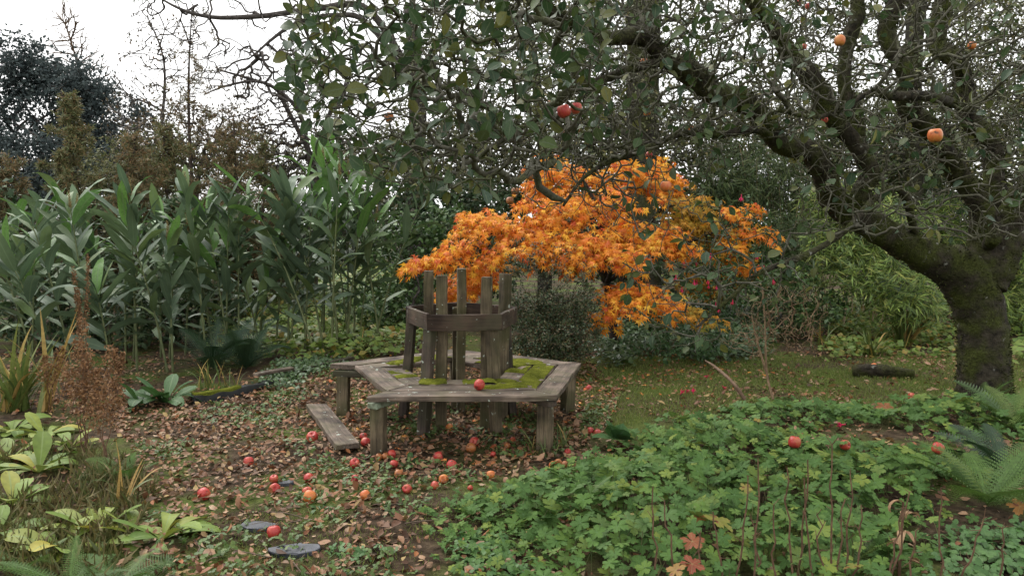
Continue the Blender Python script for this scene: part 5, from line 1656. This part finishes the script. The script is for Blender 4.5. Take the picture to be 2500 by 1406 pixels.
mat_grey = bark_mat('grey_twig', (.03, .026, .024), (.10, .088, .08), None, None, 20, .5, 0)
mat_brown = bark_mat('brown_twig', (.05, .032, .02), (.15, .10, .06), None, None, 25, .5, 0)
mat_mossbark = bark_mat('mossy_tree_bark', (.018, .016, .013), (.075, .07, .055), (.045, .05, .018), (.16, .17, .14), 9, .5, .7)

# small-leaved dark shrub right behind the bench
mat_box = leaf_mat('shrub_leaf', [(.028, .058, .024), (.042, .08, .032), (.062, .10, .036), (.036, .068, .03), (.10, .085, .036)], rough=.5, spec=.3, transl=.18)
mat_cot = leaf_mat('cotoneaster_leaf', [(.025, .052, .022), (.038, .072, .028), (.062, .085, .03), (.036, .062, .026), (.11, .07, .03), (.08, .09, .034)], rough=.45, spec=.4, transl=.12)
SB = onground(1355, 893)
sh = root('cotoneaster_shrub', 'dark small-leaved shrub with wispy shoots right behind the bench', 'shrub', SB)
s = Skeleton()
for k in range(7):
    a = rng.uniform(0, 6); e = SB + np.array([math.cos(a) * .18, math.sin(a) * .12, .35])
    s.limb(np.array([SB + [math.cos(a) * .04, math.sin(a) * .04, -.03], (SB + e) / 2, e]), [.012, .011, .009])
sd_ = 8.6
s.grow(np.concatenate([ellipsoid(1355, 815, 125, 60, sd_, 420), ellipsoid(1340, 860, 120, 45, sd_, 200), ellipsoid(1310, 745, 80, 50, sd_, 150), ellipsoid(1400, 740, 70, 60, sd_, 130),
                       sample_px([(1225, 640), (1260, 585), (1420, 600), (1470, 690), (1440, 740), (1240, 720)], 190, sd_ - .3, sd_ + .3)]), step=.06, jit=.18, w=.25)
s.finish(.0014, 2.2, .01).build(sh, mat_grey, sides=(3, 5))
lower = lambda p: project(p)[1] > 715 + 30 * vnoise(p, 5, 4)
leafy(sh, s, [quadleaf(.6, .1)], mat_cot, 17000, (.018, .036), .004, .024, 0, 0, lower)
leafy(sh, s, [quadleaf(.55, .1)], mat_cot, 2600, (.014, .028), .004, .012, 0, 0, lambda p: ~lower(p), rest='shoot_leaves')

# fuchsia bush with pink flowers
mat_fuch = leaf_mat('fuchsia_leaf', [(.03, .075, .025), (.045, .10, .03), (.06, .12, .04), (.035, .085, .03)], rough=.45, transl=.2)
FB = onground(1700, 868)
fu = root('fuchsia_bush', 'straggly green fuchsia bush with hanging crimson flowers beside the maple', 'shrub', FB)
s = Skeleton()
for k in range(9):
    a = rng.uniform(0, 6); e = FB + np.array([math.cos(a) * .3, math.sin(a) * .2, .5])
    s.limb(np.array([FB + [math.cos(a) * .06, math.sin(a) * .06, -.03], (FB + e) / 2, e]), [.010, .008, .006])
s.grow(np.concatenate([ellipsoid(1700, 790, 130, 80, 9.6, 160), ellipsoid(1760, 680, 90, 120, 9.4, 150), ellipsoid(1820, 560, 70, 80, 9.6, 80), ellipsoid(1640, 840, 140, 40, 9.3, 110)]), step=.09, jit=.15, w=.2, grav=.1)
s.finish(.0016, 2.2, .01).build(fu, mat_brown, sides=(3, 5))
leafy(fu, s, [rhomb(.55, .08, .1)], mat_fuch, 2600, (.035, .075), .005, .03, -.3, 60)
fp_ = ellipsoid(1740, 720, 150, 130, 9.2, 13)
for i, p in enumerate(np.concatenate([fp_, W(np.array([1810, 1650, 1695, 1730, 1848, 1865, 1888]), np.array([482, 678, 690, 698, 625, 655, 685]), np.full(7, 9.0))])):
    link('flower', fl_me, fu, M4(np.eye(3), p - FB, rng.uniform(.05, .075)))

# bare brown shrub
mat_pale = bark_mat('pale_brown_twig', (.09, .06, .035), (.24, .165, .10), None, None, 25, .5, 0)
BB = onground(1905, 925)
bs = root('bare_shrub', 'upright bare brown shrub of many thin stems beyond the lawn', 'shrub', BB)
s = Skeleton()
for k in range(26):
    a = rng.uniform(0, 6); r = rng.uniform(0, .5)
    e = BB + np.array([math.cos(a) * (.05 + r * .5), math.sin(a) * .3 * r, rng.uniform(.25, .5)])
    s.limb(np.array([BB + [math.cos(a) * .06, math.sin(a) * .06, -.03], BB + (e - BB) * .5 + [0, 0, .04], e]), [.007, .006, .005])
s.grow(np.concatenate([sample_px([(1790, 760), (1850, 690), (1960, 680), (2030, 760), (1990, 860), (1850, 870)], 420, 7.8, 8.6), sample_px([(1740, 830), (1850, 780), (1850, 880)], 60, 7.8, 8.4)]), step=.08, jit=.1, w=.3, grav=.1)
s.finish(.0026, 2.2, .010).build(bs, mat_pale, sides=(3, 5))
leafy(bs, s, [rhomb(.5)], leaf_mat('last_shrub_leaf', [(.10, .10, .03), (.05, .07, .025), (.16, .10, .04)], transl=.15), 700, (.015, .035), .004, .02)
ds = root('dry_forked_stem', 'pale dry forked stem rising in front of the bare shrub', 'stem', onground(1885, 975))
for pts in ([(1888, 975, 7.4), (1872, 910, 7.5), (1868, 800, 7.5), (1862, 700, 7.5)], [(1872, 910, 7.5), (1850, 840, 7.5), (1835, 770, 7.5)]):
    V, F, _ = tubes([(catmull([W(*q) for q in pts], 5), np.linspace(.014, .006, 5 * (len(pts) - 1) + 1))], 6); part('stem', V, F, mat_pale, ds)

# bamboo
mat_bam = leaf_mat('bamboo_leaf', [(.14, .22, .045), (.03, .055, .018), (.20, .30, .06), (.26, .35, .075), (.05, .09, .025), (.12, .20, .04), (.33, .35, .085), (.08, .14, .03)], rough=.45, transl=.25)  # darkest tones paint the shade in gaps between the leaves
mat_bamd = leaf_mat('dark_bamboo_leaf', [(.045, .082, .026), (.065, .105, .032), (.09, .13, .04), (.12, .14, .05)], rough=.45, transl=.15)
mat_cane = plain_mat('cane', (.20, .15, .075), (.36, .29, .17), 6, .5, .4, 0)
bl = [rhomb(.11, .02, .06), rhomb(.10, .025, .2), rhomb(.12, .015, .02)]
def bamboo(px, py, label, ell, ncane, nleaf, size, mat, toprange, nind=60, lean=60):
    B = onground(px, py)
    o = root('bamboo_clump', label, 'bamboo', B, 'bamboo clumps')
    dep = project(B)[2]
    for k in range(ncane):
        b0 = B + np.array([rng.normal() * .5, rng.normal() * .3, 0])
        bx = project(b0)[0]
        T = W(bx + rng.normal() * lean, rng.uniform(*toprange), dep + rng.normal() * .3)
        C = b0 + (T - b0) * np.linspace(0, 1, 9)[:, None] + np.array([0, 0, 1]) * np.sin(np.linspace(0, math.pi, 9))[:, None] * .05
        rr = np.linspace(.012, .004, 9); rr[1::2] *= 1.12
        V, F, _ = tubes([(C, rr)], 5); part('cane', V, F, mat_cane, o)
    P = np.concatenate([ellipsoid(*e) for e in ell]); n = len(P)
    # leaves hang in small fans
    P = np.repeat(P, 4, 0)
    n = len(P)
    fan = np.repeat(rdir(n // 4), 4, 0)
    ax = unit(fan * np.array([1, 1, .5]) + rdir(n) * .55 + np.array([0, -.2, -.35]))
    leaves_split(o, bl, basis(ax, unit(rdir(n) * .5 + np.array([0, -.6, .6]))), P + rng.normal(size=(n, 3)) * .03, rng.uniform(size[0], size[1], n), mat, nind)
bamboo(2150, 800, 'bright green leafy bamboo arching beside the apple trunk', [(2150, 560, 130, 90, 11.2, 480), (2080, 520, 100, 90, 11.4, 360), (2170, 680, 140, 80, 10.8, 620), (2220, 740, 100, 50, 10.6, 260), (2040, 620, 100, 90, 11.2, 360), (2010, 500, 60, 60, 11.6, 160)], 10, 0, (.12, .21), mat_bam, (500, 620))
bamboo(2560, 800, 'yellow-green bamboo seen right of the apple trunk', [(2480, 640, 80, 110, 12, 700), (2520, 560, 90, 90, 12.3, 500), (2300, 560, 70, 90, 12.4, 600), (2480, 760, 90, 60, 11.8, 400)], 5, 0, (.12, .2), mat_bam, (450, 620))
bamboo(1900, 790, 'tall bamboo with pale dry canes behind the maple', [(1830, 420, 140, 100, 13, 800), (1950, 460, 130, 110, 13.2, 700), (1760, 470, 100, 80, 12.8, 600), (2250, 440, 120, 100, 13.4, 500), (1900, 620, 120, 120, 12.6, 800)], 34, 0, (.12, .2), mat_bamd, (200, 420), 30, 40)
bamboo(2200, 780, 'thicket of pale bamboo canes between the apple limbs', [(2200, 400, 150, 110, 13.8, 500), (2080, 330, 130, 100, 14, 450)], 30, 0, (.11, .18), mat_bamd, (180, 400), 20, 40)

# leafy bank behind the lilies and the bench
mat_bank = leaf_mat('bank_leaf', [(.035, .075, .022), (.055, .11, .03), (.08, .14, .036), (.042, .088, .028), (.12, .165, .045)], rough=.45, transl=.15)
def bush(name, label, base, ells, ntg, nleaf, size, mat, tw=mat_grey, tpl=None, step=.12, nind=0, group=None, cat='shrub', trunk=.03, tip=.0025, maxr=.008, droop=-.2, spread=.05):
    B = onground(*base); o = root(name, label, cat, B, group)
    s = Skeleton()
    c = W(ells[0][0], ells[0][1], ells[0][4])
    for k in range(5):
        a = rng.uniform(0, 6); e = B + (c - B) * .45 + np.array([math.cos(a), math.sin(a), 0]) * .25
        s.limb(np.array([B + [math.cos(a) * .08, math.sin(a) * .08, -.04], (B + e) / 2, e]), [trunk, trunk * .8, trunk * .6])
    tot = sum(e[2] * e[3] for e in ells)
    s.grow(np.concatenate([ellipsoid(*e, max(8, int(ntg * e[2] * e[3] / tot))) for e in ells]), step=step, jit=.15, w=.2)
    s.finish(tip, 2.2, trunk * .6).build(o, tw, sides=(3, 5))
    leafy(o, s, [tpl or quadleaf(.6, .12)], mat, nleaf, size, maxr, spread, droop, nind)
    return o
bush('laurel_bush', 'dense green bush behind the bench posts, left of the maple', (990, 838), [(990, 660, 120, 150, 12.6), (1080, 580, 110, 90, 12.8), (930, 760, 120, 80, 12.0)], 300, 4200, (.07, .13), mat_bank)
bush('laurel_bush', 'darker bush between the ginger lilies and the maple top', (1130, 800), [(1150, 500, 140, 70, 14), (1030, 500, 120, 70, 14.2), (1220, 640, 90, 90, 13)], 260, 3200, (.07, .13), mat_box)
bush('laurel_bush', 'dark bush in the shade behind the maple', (1600, 800), [(1560, 620, 240, 120, 13.2), (1740, 560, 140, 120, 13.4), (1450, 480, 200, 80, 13.6)], 300, 4200, (.07, .14), mat_box)
bush('laurel_bush', 'green bush behind the ginger lily stand at left', (300, 800), [(200, 600, 260, 140, 12.5), (480, 580, 180, 140, 12.8)], 260, 3400, (.08, .15), mat_box)

# dark evergreen at far left
mat_ever = leaf_mat('hazed_evergreen_leaf', [(.045, .060, .062), (.058, .076, .076), (.074, .094, .090), (.048, .064, .066), (.085, .105, .095)], rough=.75, spec=.1, transl=.2)  # distant blue-grey haze is put into these leaf colours
bush('evergreen_tree', 'dark blue-green evergreen tree at the upper left', (60, 640), [(80, 310, 210, 170, 22), (30, 160, 80, 80, 22), (260, 330, 120, 140, 22), (160, 430, 270, 110, 21), (120, 190, 95, 80, 22.4), (-120, 300, 150, 190, 22), (190, 230, 90, 90, 22)], 1000, 42000, (.07, .15), mat_ever, step=.3, cat='tree', trunk=.1, tip=.008, maxr=.03, spread=.14)
# larches with thinning, browning needles
mat_larch_bark = bark_mat('larch_bark', (.03, .024, .02), (.085, .066, .055), None, None, 15, .5, 0)
mat_needle = leaf_mat('larch_needle', [(.10, .13, .055), (.14, .16, .06), (.19, .165, .065), (.09, .12, .055), (.25, .15, .065), (.13, .15, .07)], rough=.6, transl=.2)
mat_needle_b = leaf_mat('brown_larch_needle', [(.20, .13, .065), (.14, .125, .06), (.25, .145, .065), (.11, .12, .055), (.13, .15, .065)], rough=.6, transl=.2)
tuft = quadleaf(.16, .02)
def larch(label, base, top, dep, spread, mat, nb, bare=0.0, needles=26, lowest=.12, thick=.05):
    B = onground(*base); B = np.array([W(base[0], 700, dep)[0], W(base[0], 700, dep)[1], 0.])
    o = root('larch', label, 'tree', B, 'larches behind the ginger lilies')
    T = W(top[0], top[1], dep)
    C = catmull([B, B + (T - B) * .35 + [rng.normal() * .08, 0, 0], B + (T - B) * .7 + [rng.normal() * .08, 0, 0], T], 6)
    V, F, _ = tubes([(C, np.linspace(thick, .008, len(C)))], 7); part('trunk', V, F, mat_larch_bark, o)
    ch, tp, ta = [], [], []
    H = T[2]
    for k in range(nb):
        t = lowest + (1 - lowest) * (k + rng.random()) / nb
        p = B + (T - B) * t
        L = spread * (1.04 - t) ** .8 * rng.choice([.3, .55, .8, 1.1, 1.45]) * rng.uniform(.8, 1.15) + .05
        a = rng.uniform(0, 2 * math.pi)
        d = np.array([math.cos(a), math.sin(a), 0])
        tt = np.linspace(0, 1, 7)[:, None]
        Q = p + d * L * tt + np.array([0, 0, 1]) * (-.35 * L * tt + .42 * L * tt ** 2) + rng.normal(size=(7, 3)) * .02 * L
        ch.append((Q, np.linspace(.012, .003, 7)))
        for j in range(int(7 * L / .5) + 2):
            u0 = .15 + .85 * rng.random(); j0 = min(5, int(u0 * 6)); q = Q[j0] + (Q[j0 + 1] - Q[j0]) * (u0 * 6 - j0)
            d2 = unit(d * .5 + rdir(1)[0] * .8 + np.array([0, 0, -.25])); l2 = rng.uniform(.08, .3) * (1.2 - u0)
            ch.append((np.stack([q, q + d2 * l2 * .5, q + d2 * l2 + [0, 0, -.02]]), np.array([.004, .003, .002])))
            if rng.random() > .18 + bare * (.4 + t):
                m = needles
                tp.append(q + d2 * l2 * rng.random((m, 1)) + rng.normal(size=(m, 3)) * .02); ta.append(np.tile(d2, (m, 1)))
    V, F, ci = tubes(ch, 3); part('branches', V, F, mat_larch_bark, o, 'stuff')
    P = np.concatenate(tp); A = np.concatenate(ta); n = len(P)
    Bag().add(tuft, basis(unit(A * .5 + rdir(n)), rdir(n)), P, rng.uniform(.06, .12, n)).build('needles', mat, o)
larch('tall thin larch spire standing against the sky at left', (500, 640), (468, 18), 15.5, 1.25, mat_needle_b, 90, .5, 26, .2, .06)
larch('yellow-green young larch leaning in front of the dark evergreen', (250, 640), (150, 225), 13.5, 1.0, mat_needle, 95, .0, 44)
larch('short brownish larch left of the tall larch spire', (300, 640), (330, 330), 13.2, 1.1, mat_needle_b, 95, .1, 40)
larch('green larch just below the tall larch spire', (430, 640), (400, 300), 14, 1.1, mat_needle, 95, .1, 40)
larch('brownish larch right of the tall larch spire', (580, 640), (570, 290), 13.8, 1.1, mat_needle_b, 90, .15, 36)
larch('low golden larch cut by the left edge', (60, 640), (20, 385), 12.8, .9, mat_needle_b, 70, .0, 40)
larch('slight greenish larch between the spire and the bare tree', (650, 640), (640, 330), 15, .9, mat_needle, 80, .2, 34)

# bare trees against the sky
def bare_tree(label, base, dep, trunk, clouds, tip=.004, w=.18, mat=mat_grey, name='bare_tree', leaves=None, step=.28, grav=0.0, limbs=(), group='bare trees against the sky', bark=None, fat=.1, jit=.09):
    x, y = W(base, 700, dep)[:2]
    B = np.array([x, y, 0.])
    o = root(name, label, 'tree', B, group)
    s = Skeleton()
    pts = [B + [0, 0, -.05]] + [W(a, b2, d) for a, b2, d, r in trunk]
    Ps, Rs = bark_tube('trunk', np.array(pts), np.array([trunk[0][3] * 1.15] + [q[3] for q in trunk]), bark or mat, o, 12, 6, fat, int(base) % 90)
    ti = s.limb(Ps, Rs)
    for pts in limbs:
        k = pts[0]; fr = ti[min(len(ti) - 1, k)]
        P = [s.P[fr]] + [W(a, b2, d) for a, b2, d, r in pts[1]]
        Q, Rr = bark_tube('limb', np.array(P), np.array([pts[1][0][3]] + [q[3] for q in pts[1]]), bark or mat, o, 8, 5, .08, 3)
        s.limb(Q, Rr, fr)
    s.grow(np.concatenate([sample_px(pl, n, d0, d1) for pl, n, d0, d1 in clouds]), step=step, jit=jit, w=w, grav=grav, back=.65)
    s.finish(tip, 2.25, .06).build(o, mat, sides=(3, 6))
    if leaves:
        leafy(o, s, [quadleaf(.6, .12)], leaves[0], leaves[1], leaves[2], .02, .08)
    return o
mat_deadleaf = leaf_mat('clinging_leaf', [(.09, .06, .03), (.05, .05, .025), (.13, .08, .04), (.04, .05, .025)], rough=.6, transl=.15)
bare_tree('slender bare birch with upright twigs at upper left', 235, 24, [(230, 480, 24, .06), (220, 330, 24, .05), (195, 180, 24, .035), (160, 60, 24, .02)],
          [([(100, 60), (150, -30), (260, 120), (330, 330), (180, 400)], 700, 23, 25), ([(70, 100), (150, 120), (200, 300), (120, 300)], 110, 23, 25)], .008, .75, mat_brown, jit=.03, step=.4)
bare_tree('bare thorn with a few brown leaves between birch and larch', 360, 20, [(370, 480, 20, .05), (395, 300, 20, .04), (400, 150, 20, .025), (360, 40, 20, .015)],
          [([(280, 150), (330, 20), (450, 30), (480, 300), (420, 420), (280, 420), (240, 300)], 520, 19, 21)], .007, .5, mat_grey, jit=.04, step=.35, leaves=(mat_deadleaf, 700, (.06, .12)))
bare_tree('scrubby thorn with dark leaves low behind the larches', 480, 18, [(480, 480, 18, .05), (500, 380, 18, .04)],
          [([(300, 300), (420, 250), (640, 260), (700, 420), (300, 450)], 620, 17, 19)], .007, .2, mat_grey, leaves=(mat_deadleaf, 2600, (.06, .11)))
bare_tree('big bare oak whose long dark branches reach in from the right over the sky', 1010, 16, [(1015, 420, 16, .2), (1020, 250, 16, .18), (1010, 120, 16, .15), (1000, 20, 16, .12)],
          [([(300, -80), (700, -80), (760, 100), (640, 160), (500, 140), (330, 60)], 300, 14.5, 16.5), ([(480, 120), (700, 100), (900, 120), (860, 300), (640, 260), (500, 220)], 380, 14.5, 16.5),
           ([(800, -80), (1400, -100), (1400, 200), (900, 220)], 420, 14.5, 17)], .0075, .14,
          limbs=[(14, [(900, 25, 15.6, .075), (790, 20, 15.4, .065), (700, 32, 15.2, .055), (640, 40, 15.1, .05), (540, 44, 15, .042), (480, 36, 15, .034), (430, 18, 15, .026), (380, -10, 15, .018)]),
                 (13, [(900, 60, 15.6, .06), (820, 38, 15.5, .05), (740, 52, 15.3, .042), (700, 70, 15.2, .036), (660, 100, 15.1, .028), (620, 135, 15, .018)])])
bare_tree('low bare tree with arching crown above the ginger lilies', 760, 16.5, [(770, 460, 16.5, .11), (780, 335, 16.5, .09)],
          [([(520, 180), (700, 160), (880, 220), (900, 400), (700, 420), (600, 330)], 520, 15.5, 17.5), ([(560, 300), (700, 300), (980, 300), (980, 450), (600, 450)], 420, 15.5, 17.5)], .0075, .15,
          leaves=(mat_deadleaf, 1500, (.05, .10)),
          limbs=[(5, [(740, 300, 16.3, .05), (690, 230, 16.2, .04), (630, 200, 16.1, .03), (560, 208, 16, .022), (500, 230, 16, .012)]), (8, [(700, 265, 16.4, .05), (670, 215, 16.3, .04), (600, 190, 16.2, .03), (530, 170, 16, .018)]),
                 (9, [(800, 290, 16.4, .05), (830, 240, 16.3, .04), (860, 180, 16.2, .03)])])
mat_midleaf = leaf_mat('thicket_leaf', [(.06, .08, .03), (.09, .11, .038), (.13, .135, .046), (.07, .09, .035), (.17, .14, .055)], rough=.5, transl=.15)
G3 = 'mossy trees in the background at right'
bare_tree('thick mossy trunk rising behind the long apple limb', 1570, 12.5, [(1570, 500, 12.5, .27), (1568, 300, 12.5, .26), (1570, 130, 12.5, .27), (1572, -20, 12.5, .28), (1575, -150, 12.5, .25)],
          [([(1250, -100), (1950, -100), (1900, 250), (1700, 420), (1350, 420), (1250, 250)], 2700, 11.5, 14)], .005, .18, leaves=(mat_midleaf, 10000, (.045, .095)), group=G3, bark=mat_mossbark, mat=mat_twig, fat=.12)
bare_tree('ivy-grown tree standing behind the upright apple limbs', 2230, 13, [(2230, 500, 13, .16), (2225, 250, 13, .15), (2235, 50, 13, .14), (2240, -120, 13, .12)],
          [([(1900, -100), (2600, -100), (2600, 330), (2300, 420), (1950, 400)], 3100, 12, 14.5)], .005, .18, leaves=(mat_midleaf, 10000, (.045, .095)), group=G3, bark=mat_mossbark, mat=mat_twig)
bare_tree('twiggy tree filling the gap above the maple', 1330, 14.5, [(1330, 480, 14.5, .12), (1320, 300, 14.5, .10), (1300, 120, 14.5, .08)],
          [([(1000, 0), (1500, -50), (1550, 420), (1200, 480), (900, 450)], 1700, 13.5, 16)], .0055, .18, leaves=(mat_midleaf, 9000, (.045, .095)), group=G3, mat=mat_twig, bark=mat_mossbark)
bare_tree('tangled tree at the far right edge behind the apple tree', 2620, 12, [(2600, 500, 12, .15), (2580, 250, 12, .13), (2600, 20, 12, .10)],
          [([(2300, 0), (2750, -50), (2750, 560), (2350, 520)], 1300, 11, 13.5)], .005, .18, leaves=(mat_midleaf, 6000, (.05, .10)), group=G3, mat=mat_twig, bark=mat_mossbark)
bare_tree('brushy thicket of grey twigs behind the maple and bamboo', 1800, 14.5, [(1800, 560, 14.5, .08), (1800, 450, 14.5, .07)],
          [([(1350, 250), (2400, 250), (2400, 520), (1350, 520)], 2000, 13.5, 16)], .0055, .2, leaves=(mat_midleaf, 6500, (.05, .11)), group=G3, mat=mat_twig, bark=mat_mossbark)

# undergrowth that closes the gaps low down
bush('laurel_bush', 'dark undergrowth deep between the left ginger stems', (120, 845), [(100, 760, 190, 95, 10.6), (320, 770, 170, 90, 10.8)], 200, 3600, (.06, .12), mat_box)
bush('laurel_bush', 'dark undergrowth behind the large dark fern', (520, 840), [(500, 740, 130, 90, 11), (400, 700, 120, 80, 11.3)], 140, 2200, (.06, .12), mat_box)
bush('laurel_bush', 'low green bush between the maple and the bamboo', (1930, 800), [(1900, 720, 130, 90, 11.4), (1990, 760, 90, 60, 11), (1830, 660, 80, 90, 12)], 220, 3400, (.05, .10), mat_bank)
bush('laurel_bush', 'broad green bush far behind the apple tree', (2100, 700), [(2100, 560, 300, 130, 16), (2450, 520, 240, 150, 16), (1750, 560, 200, 120, 16)], 320, 6000, (.09, .17), mat_bank)
bush('laurel_bush', 'broad dark bush far behind the bench', (1150, 690), [(1150, 520, 260, 90, 17), (800, 560, 220, 110, 17)], 240, 4200, (.10, .18), mat_bank)

# olive thickets of twigs and small leaves filling the middle distance
mat_olive = leaf_mat('olive_thicket_leaf', [(.07, .09, .035), (.10, .115, .045), (.14, .14, .055), (.08, .095, .04), (.18, .15, .07), (.06, .09, .04)], rough=.6, spec=.2, transl=.2)
G4 = 'olive thickets behind the garden'
for lab, base, ells in [('olive thicket of small leaves behind the maple crown', (1350, 660), [(1300, 400, 200, 120, 15), (1480, 330, 140, 120, 15.2)]),
                        ('olive thicket between the mossy trunk and the second apple limb', (1760, 660), [(1720, 370, 200, 140, 15), (1850, 300, 140, 110, 15.3)]),
                        ('olive thicket behind the upright apple limbs', (2080, 660), [(2060, 330, 210, 150, 15), (2200, 420, 160, 120, 14.8)]),
                        ('olive thicket at the right edge behind the apple tree', (2430, 660), [(2400, 330, 230, 180, 15), (2520, 480, 160, 120, 14.6)]),
                        ('olive thicket behind the dense apple leaves at top centre', (1000, 660), [(1020, 400, 210, 100, 16), (1180, 330, 150, 110, 16.2)]),
                        ('olive thicket behind the larches at left', (420, 660), [(400, 400, 180, 90, 18), (300, 440, 160, 70, 18)]),
                        ('olive thicket between the larches and the apple leaves', (700, 660), [(680, 420, 200, 70, 18), (840, 400, 120, 90, 18)])]:
    bush('hazel_thicket', lab, base, ells, 620, 7000, (.05, .10), mat_olive, tw=mat_twig, step=.16, group=G4, tip=.0055, maxr=.02, spread=.07, trunk=.05)
bush('laurel_bush', 'broad bush beyond the ginger lilies, cut by the left edge', (-150, 760), [(-120, 560, 230, 190, 12.5), (-420, 560, 200, 170, 12)], 200, 3600, (.09, .16), mat_box)
